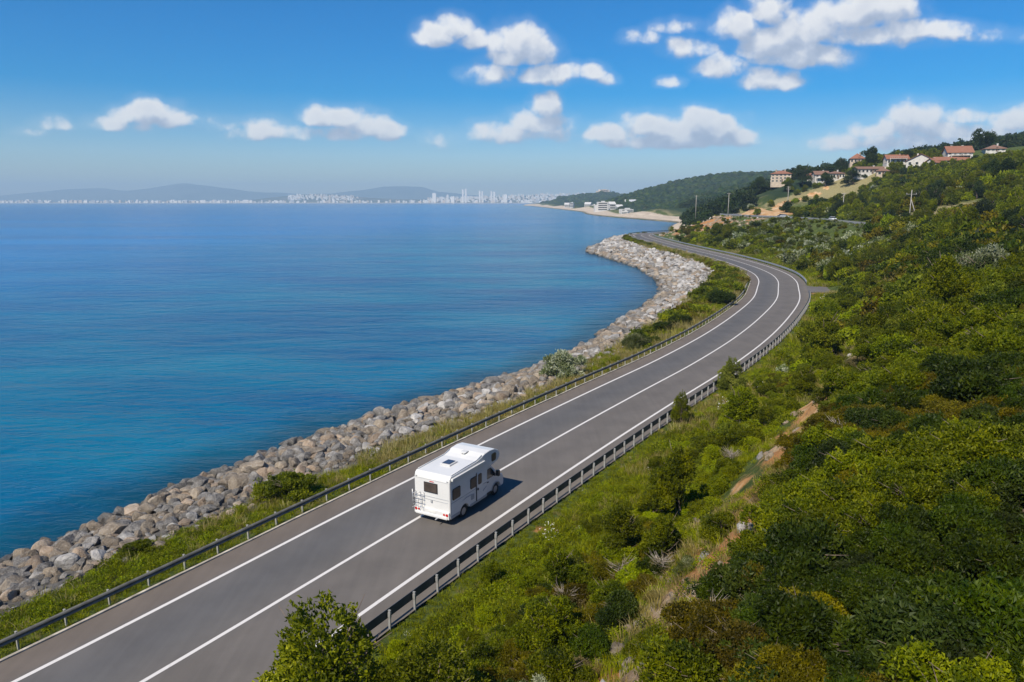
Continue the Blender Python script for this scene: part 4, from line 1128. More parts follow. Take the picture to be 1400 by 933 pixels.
hs(1206, 241, 420, 17, 9, rz=R(-24), roof='hip', wall=M['plaster_cream'], tile=M['tile_old'], label='little cream house with faded roof below the shallow roofed white house', storeys=1, ncol=2, rise=1.8, D=7)
hs(1276, 229, 385, 15, 8, rz=R(20), roof='gable', label='little white house squeezed between the gable end house and the large villa', storeys=1, ncol=2, rise=2.0, D=7)
hs(1110, 247, 470, 12, 8, rz=R(-30), roof='gable', label='tiny white house at the left foot of the balcony house', storeys=1, ncol=2, rise=1.6, D=6)
# village trees
def vtree(px, py, Yd, r, lab, kd='darktree', h=1.0, nm='tree', var=None):
    p = stand(px, py, Yd); return plant(kd, p[0], p[1], r, lab, 'tree', None, nm, z=min(p[2], hz(p[0], p[1])+2), h=h, var=var)
vtree(1097, 255, 478, 7.2, 'big round dark tree between the cream house and the balcony house', h=.85)
vtree(1128, 256, 450, 4.6, 'dark tree in front of the balcony house', h=.9)
vtree(1040, 254, 500, 5.6, 'dark tree touching the left end of the cream house', h=.9)
vtree(1077, 262, 480, 4.3, 'rounded green tree hiding the foot of the cream house', h=.9, kd='tree')
vtree(1150, 238, 500, 6.0, 'dark tree rising behind the long low white house', h=.85)
vtree(1166, 252, 440, 5.6, 'wide dark tree under the red roofed villa', h=.8)
vtree(1191, 226, 470, 5.8, 'dark tree against the right wall of the red roofed villa', h=.9)
vtree(1240, 222, 430, 4.0, 'small dark tree between the shallow roofed house and the gable end house', h=.9)
vtree(1100, 263, 425, 1.9, 'small lone tree standing on the dry field', h=1.0, kd='tree')
# tall umbrella pine
p = on_ray(1347, 214, 420); rt = empty('pine_tree', tuple(p)); tag(rt, 'tall flat crowned pine standing against the sky above the village', 'tree')
cr = crown_mesh('crown', 901, M['leaf_dark'], 9, 900, 5, .85, .4, 9.0, 6.4, shoots=10, flat=1.1); o = link(bpy.data.objects.new('crown', cr), rt); o.location.z = 5.0
mb = MB(); mb.tube([(0, 0, -2), (.2, 0, 4), (.6, .2, 8), (1.2, 0, 12)], [.45, .38, .3, .15], 8); mb.tube([(.2, 0, 5), (-1.8, .4, 7.5), (-3.4, .5, 9.5)], [.24, .16, .06], 6); mb.tube([(.4, 0, 6), (2.5, -.3, 8), (4, 0, 9.5)], [.24, .16, .06], 6)
mb.build('trunk', M['bark'], rt)

# ------------------------------------------------------------------ utility poles
M['pole_grey'] = pbr('pole_concrete', (.33, .31, .28), .85, var=.15, nscale=2)
def pole(px, pyb, Yd, hpx, lab, arms=1):
    p = on_ray(px, pyb, Yd); H = hpx*Yd/1000
    r = empty('utility_pole', (p[0], p[1], p[2]), R(20)); tag(r, lab, 'utility pole', 'utility poles on the hillside')
    mb = MB(); mb.tube([(0, 0, -2.5), (0, 0, H*.5), (0, 0, H)], [.2, .16, .11], 8); mb.build('pole', M['pole_grey'], r)
    for a in range(arms):
        mb = MB(); mb.box((0, 0, H-.5-a*.9), (2.0, .12, .14)); arm = mb.build('cross_arm', M['pole_grey'], r)
        for q in (-.9, 0, .9):
            mb = MB(); mb.tube([(q, 0, H-.45-a*.9), (q, 0, H-.18-a*.9)], [.07, .045], 6); mb.build('insulator', M['plaster_white'], arm)
    return r
pole(951, 293, 392, 25, 'leftmost utility pole, on the crest of the bluff before the far bay')
pole(995, 298, 365, 33, 'utility pole left of the orange cut bank, second from the left')
pole(1076, 290, 352, 34, 'double armed utility pole in front of the dry field', arms=2)
pole(1151, 301, 300, 36, 'utility pole at the left edge of the dense trees above the upper road')
p = on_ray(1243, 299, 222); H = 38*.222
r = empty('utility_pole', tuple(p), R(10)); tag(r, 'braced utility pole with a wide cross arm in the dry clearing, nearest of the poles', 'utility pole', 'utility poles on the hillside')
mb = MB(); mb.tube([(0, 0, -2), (0, 0, H)], [.17, .10], 8); mb.build('pole', M['pole_grey'], r)
mb = MB(); mb.tube([(2.2, -1.2, -1.5), (.05, -.05, H*.66)], [.12, .09], 8); mb.build('brace', M['pole_grey'], r)
mb = MB(); mb.box((0, 0, H-1.3), (3.6, .12, .12)); arm = mb.build('cross_arm', M['pole_grey'], r)
for q in (-1.6, 0, 1.6):
    mb = MB(); mb.tube([(q, 0, H-1.24), (q, 0, H-.9)], [.07, .04], 6); mb.build('insulator', M['plaster_white'], arm)

# ------------------------------------------------------------------ cars on the upper road
M['rubber'] = pbr('rubber', (.02, .02, .02), .85, var=.1)
M['rim'] = pbr('rim_metal', (.45, .45, .46), .4, .7, var=.05)
M['red_lens'] = pbr('red_lens', (.50, .02, .015), .25, var=0)
M['clear_lens'] = pbr('clear_lens', (.75, .75, .72), .15, var=0)
def wheel(x, y, r, w, parent):
    t = MB(); pr = []
    n = 24
    ring = [(-w/2, r*.62), (-w/2, r*.93), (-w*.36, r), (w*.36, r), (w/2, r*.93), (w/2, r*.62)]
    prev = None
    vs = [[t.bm.verts.new((q[1]*math.cos(2*math.pi*k/n), q[0], q[1]*math.sin(2*math.pi*k/n))) for q in ring] for k in range(n)]
    for k in range(n):
        for j in range(len(ring)-1): t.bm.faces.new((vs[k][j], vs[k][j+1], vs[(k+1) % n][j+1], vs[(k+1) % n][j]))
    wo = bpy.data.objects.new('wheel', t.mesh('tyre', M['rubber'], smooth=True)); link(wo, parent); wo.location = (x, y, r)
    t = MB(); t.tube([(0, -w*.42, 0), (0, w*.42, 0)], r*.62, 20)
    t.tube([(0, -w*.5, 0), (0, w*.5, 0)], r*.2, 10)
    for k in range(6):
        a = k*math.pi/3
        for sg in (-1, 1): t.box((math.cos(a)*r*.4, sg*w*.43, math.sin(a)*r*.4), (r*.42, w*.08, r*.12), Matrix.Rotation(-a, 4, 'Y'))
    ri_ = t.build('rim', M['rim'], wo)
    return wo
def car(x, y, z, rz, paint, lab):
    r = empty('car', (x, y, z), rz); tag(r, lab, 'car', 'cars on the upper road')
    mb = MB(); mb.prism([(-2.1, .35), (-2.1, .85), (-1.9, .95), (1.0, .95), (2.0, .78), (2.1, .6), (2.1, .35)], 1, -.85, .85); mb.build('body', paint, r, bevel=.06)
    mb = MB(); mb.prism([(-1.75, .95), (-1.3, 1.42), (.3, 1.45), (1.0, .95)], 1, -.74, .74); mb.build('cabin', M['dark_glass'], r, bevel=.05)
    mb = MB(); mb.box((-.5, 0, 1.46), (1.7, 1.36, .06)); mb.build('roof', paint, r, bevel=.02)
    for wx in (-1.3, 1.3):
        for wy in (-.78, .78): wheel(wx, wy, .31, .2, r)
    for sy in (-1, 1):
        mb = MB(); mb.box((-2.1, sy*.65, .78), (.06, .3, .14)); mb.build('tail_light', M['red_lens'], r)
        mb = MB(); mb.box((2.06, sy*.62, .68), (.08, .34, .12)); mb.build('headlight', M['clear_lens'], r)
paint_w = pbr('car_white', (.75, .76, .76), .3, var=0, coat=.5); paint_d = pbr('car_dark', (.05, .055, .065), .3, var=0, coat=.5); paint_s = pbr('car_silver', (.5, .52, .54), .3, .3, var=0, coat=.5)
Tu, Nu = frame_of(UPPER)
def up_at(y, lat):
    i = int(np.argmin(np.abs(UPPER[:, 1]-y)+np.abs(UPPER[:, 0]-105)*.02)); return UPPER[i, 0]+Nu[i, 0]*lat, UPPER[i, 1]+Nu[i, 1]*lat, math.atan2(Tu[i, 1], Tu[i, 0])
for y, lat, pt, lab in ((316, -2, paint_w, 'white car on the upper road near the double armed pole'), (325, 2, paint_d, 'dark car on the upper road just ahead of a white one'),
                        (268, -2, paint_w, 'white car on the upper road beside the left edge of the trees'), (216, -2, paint_s, 'silver car on the upper road below the dry clearing')):
    x, yy, a = up_at(y, lat); car(x, yy, 10.09, a+(math.pi if lat < 0 else 0), pt, lab)

# ------------------------------------------------------------------ buildings on the far shore and the city across the bay
M['far_white'] = pbr('far_white', (.52, .51, .49), .9, var=0); M['far_grey'] = pbr('far_grey', (.42, .43, .45), .9, var=0)
M['far_cream'] = pbr('far_cream', (.58, .50, .42), .9, var=0); M['far_red'] = pbr('far_red', (.40, .20, .14), .9, var=0)
def block(x, y, z, w, d, h, mat, label, cat, group, name, style=0, rz=0.0, kids=False):
    mb = MB(); mb.box((0, 0, h/2-2), (w, d, h+4)); mb.box((w*.1, 0, h+1.2), (w*.35, d*.5, 2.4))
    for s_ in (-1, 1): mb.box((s_*(w/2-.2), 0, h+.4), (.4, d-.02, .8)); mb.box((0, s_*(d/2-.2), h+.41), (w-.81, .4, .8))
    if style == 1: mb.box((-w*.5-w*.15, 0, h*.35-2), (w*.3, d*.8, h*.7+4))
    if style == 2: mb.prism([(-d/2-.6, h+.8), (d/2+.6, h+.8), (0, h+.8+d*.25)], 0, -w/2-.6, w/2+.6)
    o = mb.build(name, mat); o.location = (x, y, z); o.rotation_euler = (0, 0, rz); tag(o, label, cat, group)
    if kids:
        nf = max(2, int(h/3.3)); mb = MB()
        for f in range(nf): mb.box((0, -d/2-.06, (f+.55)*h/nf), (w*.9, .12, h/nf*.45))
        q = mb.build('window_band', M['dark_glass'], o)
    return o
k = 0
for px_, py_, Yd, wpx, hpx, mt, st, lab in ((823, 286, 1250, 13, 11, 'far_white', 1, 'big white stepped building above the far beach'), (836, 286, 1270, 8, 6, 'far_white', 2, 'white annexe right of the big white stepped building'),
    (775, 284, 2000, 6, 3.5, 'far_white', 2, 'small white house near the tip of the far beach'), (782, 284, 1950, 5, 6, 'far_grey', 0, 'grey block beside the pale quarry slope'), (804, 284, 1700, 8, 4, 'far_white', 2, 'white house left of the big stepped building'),
    (812, 285, 1600, 6, 4, 'far_white', 0, 'low white block left of the big stepped building'), (846, 288, 1300, 8, 4, 'far_white', 2, 'white house right of the annexe'), (855, 293, 1050, 9, 3, 'far_white', 0, 'low white shed by the shore road'),
    (857, 281, 1400, 5, 4, 'far_white', 2, 'small white house at the foot of the wooded hill'), (868, 281, 1380, 15, 4, 'far_grey', 2, 'grey hall with brown roof at the foot of the wooded hill'), (856, 289.5, 1080, 16, 3.2, 'far_white', 0, 'long white wall like shed above the far beach'),
    (825, 265, 3000, 12, 5, 'far_cream', 1, 'cream hotel on the far headland'), (832, 265, 3050, 5, 4, 'far_white', 0, 'white block right of the cream hotel on the headland')):
    p = on_ray(px_, py_, Yd); s = Yd/1000
    z = min(p[2], hz(p[0], p[1])+1)
    block(p[0], p[1], z, wpx*s, 12*(1+s*.3), hpx*s, M[mt], lab, 'building', 'buildings on the far shore', 'far_building', st, R(random.uniform(-15, 15)), True)

# coast across the bay
def coast_h(X, Y):
    px, _, _ = project(np.column_stack([X.ravel(), Y.ravel(), np.full(X.size, 0.)])); px = px.reshape(X.shape)
    d = (Y-7500)
    base = np.clip(d/60, 0, 1)*6-3.5
    hill = 95*np.exp(-((px-430)/75)**2)*np.clip((d-500)/1200, 0, 1)+60*np.exp(-((px-800)/110)**2)*np.clip((d-300)/1500, 0, 1)+25*np.exp(-((px-650)/160)**2)*np.clip((d-100)/1200, 0, 1)+30*np.clip((px-250)/500, 0, 1)*np.clip((d-300)/1500, 0, 1)
    return base+hill+fbm(X, Y, 500, 301, 3)*14*np.clip(d/800, 0, 1)
gx, gy = np.meshgrid(np.arange(-7200, 5200, 60.), np.concatenate([np.arange(7440, 7700, 30.), np.arange(7700, 10200, 120.)]), indexing='ij')
Zc = coast_h(gx, gy)
nx, ny = gx.shape; i = np.arange(nx-1)[:, None]; j = np.arange(ny-1)[None, :]
Fg = np.stack([i*ny+j, (i+1)*ny+j, (i+1)*ny+j+1, i*ny+j+1], -1).reshape(-1, 4)
m, nt = new_mat('far_coast_ground'); g = N(nt); pos = g.n('ShaderNodeNewGeometry').outputs['Position']
zz = g.n('ShaderNodeSeparateXYZ', ins={0: pos}).outputs[2]
c = g.ramp(g.noise(pos, .004, 6, .7), [(.38, (.03, .05, .025)), (.52, (.07, .08, .045)), (.62, (.20, .18, .15))])
c = g.mix(g.mr(zz, 1.5, 6), (.40, .36, .30, 1), c)
g.out(g.n('ShaderNodeBsdfPrincipled', ins={'Base Color': c, 'Roughness': .95}).outputs[0])
o = link(bpy.data.objects.new('far_coast', mesh_np('far_coast', np.stack([gx, gy, Zc], -1).reshape(-1, 3), Fg, m, True))); o['kind'] = 'structure'
# mountains far behind
gx, gy = np.meshgrid(np.arange(-11500, 4500, 90.), np.arange(12500, 16500, 250.), indexing='ij')
px_, _, _ = project(np.column_stack([gx.ravel(), np.full(gx.size, 14000.)*0+gy.ravel(), np.full(gx.size, 0.)])); px_ = px_.reshape(gx.shape)
sil = np.interp(px_, [-200, 0, 50, 100, 140, 172, 205, 232, 255, 278, 300, 340, 380, 420, 450, 490, 525, 555, 578, 600, 640, 720, 800, 1400],
                [7, 9, 12, 17, 18.5, 15, 17.5, 21.5, 24.5, 22.5, 19.5, 14, 13, 10, 12, 17, 21, 22.5, 20, 13, 8, 6, 4, 0])
prof = np.exp(-((gy-14500)/1000)**2)
Zm = -40+(sil*14.5+40)*prof+fbm(gx, gy, 900, 401, 4)*45*prof
nx, ny = gx.shape; i = np.arange(nx-1)[:, None]; j = np.arange(ny-1)[None, :]
Fg = np.stack([i*ny+j, (i+1)*ny+j, (i+1)*ny+j+1, i*ny+j+1], -1).reshape(-1, 4)
m, nt = new_mat('mountain_ground'); g = N(nt); pos = g.n('ShaderNodeNewGeometry').outputs['Position']
c = g.ramp(g.noise(pos, .002, 6, .65), [(.35, (.04, .06, .035)), (.65, (.09, .10, .06))])
g.out(g.n('ShaderNodeBsdfPrincipled', ins={'Base Color': c, 'Roughness': .95}).outputs[0])
o = link(bpy.data.objects.new('mountains', mesh_np('mountains', np.stack([gx, gy, Zm], -1).reshape(-1, 3), Fg, m, True))); o['kind'] = 'structure'

# city blocks
M['city_white'] = pbr('city_white', (.72, .70, .67), .9, var=0); CM = ['city_white', 'city_white', 'city_white', 'far_cream', 'far_grey']
def city(px, Yd, wpx, hm, mt, lab, cat, grp, nm, st=0):
    s = Yd/1000; d = ray(px, 277); x = d[0]*Yd/d[1]
    z = float(coast_h(np.array([[x]]), np.array([[Yd]]))[0, 0])
    return block(x, Yd, z, wpx*s, 22, hm, M[mt], lab, cat, grp, nm, st, R(random.uniform(-10, 10)))
towers = [(594, 5, 95, 'broad pale tower block, leftmost of the towers of the city across the bay'), (604, 2.5, 60, 'narrow tower just right of the broad leftmost tower'), (612, 2.6, 78, 'narrow pale tower third from the left in the city'), (619, 5, 62, 'broad mid height block between the third tower and the twin towers'),
          (633, 2.4, 132, 'left one of the tallest twin towers in the city across the bay'), (637, 2.4, 138, 'right one of the tallest twin towers in the city across the bay'), (656, 2.2, 118, 'left one of the second pair of towers'), (659.5, 2.0, 112, 'right one of the second pair of towers'),
          (672, 2.2, 112, 'left one of the third pair of towers'), (676, 2.4, 108, 'right one of the third pair of towers'), (691, 5, 80, 'broad pale block right of the third pair of towers')]
for px_, w, h, lab in towers: city(px_, 7650, w, h, 'city_white', lab, 'tower block', 'tower blocks across the bay', 'tower_block')
nbk = 0
clusters = [(0, 50, 22, 0), (55, 72, 8, 0), (80, 112, 16, 0), (118, 153, 18, 0), (172, 225, 22, 0), (232, 300, 40, 0), (300, 400, 36, 0), (395, 485, 34, 1), (400, 535, 18, 0), (535, 590, 14, 0), (590, 745, 52, 0)]
for a, b, n, up in clusters:
    for q in range(n):
        px_ = random.uniform(a, b); Yd = random.uniform(7560, 7900) if not up else random.uniform(8300, 8900)
        city(px_, Yd, random.uniform(1.6, 5.2), random.uniform(9, 26), random.choice(CM), 'small pale building in the town lining the shore across the bay' if not up else 'small pale building on the low hill of the town across the bay', 'building', 'town buildings on the shore across the bay' if not up else 'town buildings on the hill across the bay', 'town_building', random.choice([0, 0, 1, 2]))
mbs = []
for cm in ('city_white', 'far_cream'):
    mb = MB()
    for q in range(330):
        if random.random() < .62: px_ = random.uniform(585, 800); Yd = random.uniform(7900, 9300)
        elif random.random() < .5: px_ = random.uniform(395, 490); Yd = random.uniform(8300, 9000)
        else: px_ = random.uniform(-5, 600); Yd = random.uniform(7600, 8000)
        d = ray(px_, 277); x = d[0]*Yd/d[1]; z = float(coast_h(np.array([[x]]), np.array([[Yd]]))[0, 0]); h = random.uniform(10, 28); w = random.uniform(8, 26)
        mb.box((x, Yd, z+h/2-3), (w, 20, h+6)); mb.box((x, Yd, z+h+1), (w*.3, 8, 2))
    o = mb.build('town', M[cm]); tag(o, 'dense pale buildings of the city across the bay', 'town', kind='stuff')

# ------------------------------------------------------------------ campervan
M['van_white'] = pbr('van_white', (.66, .655, .63), .32, var=.04, nscale=.8, coat=.35)
M['van_cab'] = pbr('van_cab_white', (.62, .62, .61), .3, var=.03, nscale=.8, coat=.5)
M['van_grey'] = pbr('van_grey_trim', (.34, .35, .36), .5, var=.08)
M['van_roof'] = pbr('van_roof', (.56, .56, .55), .5, var=.08, nscale=1.2)
M['decal'] = pbr('decal_grey', (.30, .32, .36), .4, var=0)
M['win'] = pbr('tinted_window', (.07, .055, .045), .12, var=.25, nscale=2.5)
M['black'] = pbr('black_plastic', (.02, .02, .022), .5, var=.1)
M['plate'] = pbr('number_plate', (.66, .66, .62), .4, var=0)
hd = math.atan2(.87, .494)
van = empty('campervan', (-4.28, 36.85, .006), hd)
van.scale = (1.06, 1.03, 1.0)
tag(van, 'white overcab campervan driving in the right lane of the coast road', 'campervan')
HW = 1.11
def arch(cx, r, z0, n=10):
    a0 = math.asin(min(1, (z0-.33)/r)) if z0 > .33 else 0
    return [(cx+r*math.cos(t), .33+r*math.sin(t)) for t in np.linspace(a0, math.pi-a0, n)]
# living box with overcab, seen from the side (x forward, z up)
bodyp = [(0.02, .42), (0.0, 2.45), (.05, 2.66), (.16, 2.76), (2.55, 2.80), (2.95, 2.88), (3.35, 3.00), (3.85, 3.04), (4.35, 2.98), (4.72, 2.80), (4.92, 2.55), (4.92, 2.36), (4.74, 2.18), (4.2, 2.08), (3.62, 2.04), (3.55, .42)]
bodyp = bodyp + [p for p in arch(1.37, .43, .42)]
mb = MB(); mb.prism(bodyp, 1, -HW, HW); body = mb.build('body', M['van_white'], van, bevel=.085, seg=4)
cabp = [(3.56, .38), (3.56, 2.0), (4.08, 2.02), (4.28, 1.92), (4.96, 1.28), (5.34, 1.10), (5.52, .92), (5.56, .60), (5.52, .36)] + [p for p in arch(4.70, .42, .36)]
mb = MB(); mb.prism(cabp, 1, -.97, .97); cab = mb.build('cab', M['van_cab'], van, bevel=.06, seg=3)
mb = MB(); mb.box((1.37, 0, .55), (.84, 1.9, .62)); mb.box((4.70, 0, .55), (.82, 1.7, .5)); mb.box((2.9, 0, .42), (4.2, 1.7, .14)); mb.build('underbody', M['black'], van)
for wx, hw in ((1.37, .93), (4.70, .84)):
    for sy in (-1, 1): wheel(wx, sy*hw, .335, .21, van)
def side_plate(name, pts, y, t, mat, parent, sgn):
    mb = MB(); mb.prism(pts, 1, sgn*y, sgn*(y+t)); return mb.build(name, mat, parent)
def rect(x0, x1, z0, z1, c=.05): return [(x0+c, z0), (x1-c, z0), (x1, z0+c), (x1, z1-c), (x1-c, z1), (x0+c, z1), (x0, z1-c), (x0, z0+c)]
def window_on_side(x0, x1, z0, z1, sgn, parent=van, y=HW, nm='window'):
    f = side_plate(nm, rect(x0-.035, x1+.035, z0-.035, z1+.035, .07), y, .022, M['black'], parent, sgn)
    side_plate('pane', rect(x0, x1, z0, z1), y+.024, .01, M['win'], f, sgn); return f
for sg in (-1, 1):
    window_on_side(.28, .92, 1.42, 1.98, sg)
    window_on_side(4.06, 4.44, 2.32, 2.72, sg)
    window_on_side(1.92, 2.42, 1.42, 1.98, sg)
# entrance door on the right side
dr = side_plate('door', rect(2.52, 3.08, .50, 2.12, .05), HW, .016, M['van_white'], van, -1)
side_plate('door_seam', rect(2.49, 2.515, .48, 2.16, .005), HW, .018, M['black'], dr, -1)
wd = side_plate('window', rect(2.62, 2.98, 1.40, 2.02, .06), HW+.018, .012, M['win'], dr, -1)
side_plate('handle', rect(2.56, 2.64, 1.10, 1.24, .02), HW+.017, .04, M['black'], dr, -1)
side_plate('fly_screen', rect(2.44, 2.50, .50, 2.12, .02), HW, .03, M['black'], van, -1)
for sg in (-1, 1):
    side_plate('locker_door', rect(.14, 1.0, .62, 1.18, .03), HW, .010, M['van_white'], van, sg)
    side_plate('trim_strip', rect(.06, 3.5, 1.245, 1.275, .005), HW, .012, M['van_grey'], van, sg)
    side_plate('skirt', rect(.05, .88, .40, .56, .01), HW, .020, M['van_grey'], van, sg); side_plate('skirt', rect(1.86, 3.5, .40, .54, .01), HW, .020, M['van_grey'], van, sg)
    side_plate('corner_strip', rect(.045, .085, .6, 2.5, .01), HW, .014, M['van_grey'], van, sg)
    side_plate('service_hatch', rect(1.95, 2.25, .75, 1.05, .03), HW, .014, M['van_grey'], van, sg)
    # swoosh decals
    side_plate('decal', [(1.05, 1.02), (1.5, 1.12), (2.0, 1.10), (2.35, 1.02), (2.0, 1.05), (1.5, 1.06)], HW+.001, .008, M['decal'], van, sg)
    side_plate('decal', [(3.1, .90), (3.5, 1.04), (3.5, 1.0), (3.15, .84)], HW+.001, .008, M['decal'], van, sg)
    # cab door window, handle, mirror
    f = side_plate('cab_window', [(3.72, 1.28), (3.74, 1.86), (4.12, 1.88), (4.26, 1.76), (4.62, 1.36), (4.60, 1.28)], .972, .018, M['dark_glass'], cab, sg)
    side_plate('cab_door_seam', [(3.66, .5), (3.66, 1.95), (3.68, 1.95), (3.68, .5)], .972, .006, M['black'], cab, sg)
    side_plate('handle', rect(3.74, 3.90, 1.06, 1.11, .01), .972, .03, M['black'], cab, sg)
    side_plate('wheel_trim', [(4.70+.50*math.cos(t), .33+.50*math.sin(t)) for t in np.linspace(.15, math.pi-.15, 12)]+[(4.70+.43*math.cos(t), .33+.43*math.sin(t)) for t in np.linspace(math.pi-.15, .15, 12)], .972, .02, M['van_grey'], cab, sg)
    side_plate('step', rect(3.72, 4.2, .36, .46, .02), .972, .03, M['black'], cab, sg)
    mb = MB(); mb.box((4.62, sg*1.16, 1.42), (.16, .20, .34)); mb.tube([(4.52, sg*.96, 1.34), (4.6, sg*1.1, 1.36)], .03, 6); mb.tube([(4.52, sg*.96, 1.24), (4.6, sg*1.1, 1.30)], .03, 6); mb.build('mirror', M['black'], cab, bevel=.02)
    mb = MB(); mb.box((5.40, sg*.76, .92), (.22, .30, .20)); mb.build('headlight', M['clear_lens'], cab, bevel=.03)
# windscreen
mb = MB(); mb.prism([(4.30, 1.915), (4.95, 1.30), (4.975, 1.32), (4.325, 1.935)], 1, -.86, .86); mb.build('windscreen', M['dark_glass'], cab)
# rear wall: window, pleated trim lines, lights, plate, bumper, ladder
mb = MB(); mb.box((-.012, .06, 1.98), (.03, .86, .56)); rw = mb.build('rear_window', M['black'], van, bevel=.01)
mb = MB(); mb.box((-.030, .06, 1.98), (.012, .78, .48)); mb.build('pane', M['win'], rw)
mb = MB(); mb.box((-.003, 0, 2.42), (.012, 2.08, .012)); mb.build('trim_line', M['van_grey'], van)
mb = MB(); mb.box((-.003, 0, 1.46), (.012, 2.08, .014)); mb.build('trim_line', M['van_grey'], van)
mb = MB(); mb.box((-.003, -.2, 1.30), (.012, 1.6, .010)); mb.build('trim_line', M['van_grey'], van)
mb = MB(); mb.box((-.02, 0, .60), (.10, 2.20, .40)); mb.box((-.06, 0, .47), (.10, 2.0, .16)); bp = mb.build('rear_bumper', M['van_white'], van, bevel=.04)
for sg in (-1, 1):
    for q, rr in ((.98, .075), (.80, .055)):
        mb = MB(); mb.cyl((-.065, sg*q, .66), (-.10, sg*q, .66), rr, 16); mb.build('tail_light', M['red_lens'], bp)
    mb = MB(); mb.box((-.005, sg*.98, 2.50), (.03, .10, .05)); mb.build('marker_light', M['red_lens' if False else 'van_grey'], van)
mb = MB(); mb.box((-.075, -.02, .66), (.02, .46, .11)); mb.build('number_plate', M['plate'], bp)
mb = MB(); mb.box((-.005, -.0, 2.33), (.03, .26, .035)); mb.build('brake_light', M['red_lens'], van)
mb = MB(); mb.box((-.02, .02, 1.22), (.05, .10, .12)); mb.build('lock', M['van_grey'], van, bevel=.01)
mb = MB(); mb.tube([(-.30, -.42, .40), (.2, -.42, .40)], .035, 8); mb.build('exhaust', M['van_grey'], van)
mb = MB()
M['rack'] = pbr('rack_tube', (.55, .55, .55), .35, .6, var=0)
for y in (1.02, .74, .50):
    mb.tube([(-.02, y, 1.62), (-.14, y, 1.58), (-.16, y, 1.1), (-.16, y, .84), (-.30, y, .80)], .017, 6)
for z in (1.55, 1.35, 1.12, .9): mb.tube([(-.15, 1.14, z), (-.15, .46, z)], .016, 6)
mb.tube([(-.15, 1.14, 1.75), (-.15, 1.14, .8)], .018, 6)
mb.build('bicycle_rack', M['rack'], van)
# roof
mb = MB(); mb.box((1.62, .05, 2.825), (.72, .62, .09)); sk = mb.build('skylight', M['van_roof'], van, bevel=.02)
mb = MB(); mb.box((1.62, .05, 2.885), (.56, .46, .035)); mb.build('pane', pbr('skylight_pane', (.04, .055, .09), .1, var=0), sk, bevel=.01)
mb = MB(); mb.box((3.12, .05, 3.00), (.30, .34, .06)); mb.box((2.95, .05, 2.97), (.12, .26, .05)); mb.build('roof_vent', M['van_roof'], van, bevel=.02)
for sg in (-1, 1):
    mb = MB(); mb.tube([(.25, sg*(HW-.06), 2.80), (1.5, sg*(HW-.06), 2.82), (2.6, sg*(HW-.06), 2.84), (3.1, sg*(HW-.06), 2.97)], .022, 6); mb.build('roof_rail', M['van_roof'], van)
mb = MB(); mb.box((1.72, -(HW+.05), 2.58), (3.05, .11, .13)); mb.box((.17, -(HW+.05), 2.58), (.06, .13, .15)); mb.build('awning_box', M['van_white'], van, bevel=.03)

# ------------------------------------------------------------------ air
mb = MB()
mb.box((-500, 8000, 196), (27000, 18500, 430))
m, nt = new_mat('haze_air'); g = N(nt)
pv = g.n('ShaderNodeVolumePrincipled', ins={'Color': (.53, .77, 1.0, 1), 'Density': 1.25e-4, 'Anisotropy': 0.0})
g.out(None, pv.outputs[0])
hzb = mb.build('haze', m); tag(hzb, 'thin bluish sea haze that fades the far shore', 'haze', kind='stuff')

# ------------------------------------------------------------------ sun, sky and clouds
EL = R(47); AZ = math.atan2(-.58, -.81)
sd = Vector((math.sin(AZ)*math.cos(EL), math.cos(AZ)*math.cos(EL), math.sin(EL)))
L = bpy.data.lights.new('sun', 'SUN'); L.energy = 4.7; L.angle = R(.53); L.color = (1, .915, .775)
lo = bpy.data.objects.new('sun', L); link(lo); lo.rotation_euler = (-sd).to_track_quat('-Z', 'Y').to_euler(); lo.location = (0, 0, 80)

W = bpy.data.worlds.new('World'); SC.world = W; W.use_nodes = True
nt = W.node_tree; nt.nodes.clear(); g = N(nt)
sky = g.n('ShaderNodeTexSky', sky_type='NISHITA'); sky.sun_disc = False; sky.sun_elevation = EL; sky.sun_rotation = AZ % (2*math.pi)
sky.altitude = 20; sky.air_density = 1.0; sky.dust_density = .25; sky.ozone_density = 3.0
hs_ = g.n('ShaderNodeHueSaturation', ins={'Saturation': 1.95, 'Value': 1.06, 'Color': sky.outputs[0]}).outputs[0]
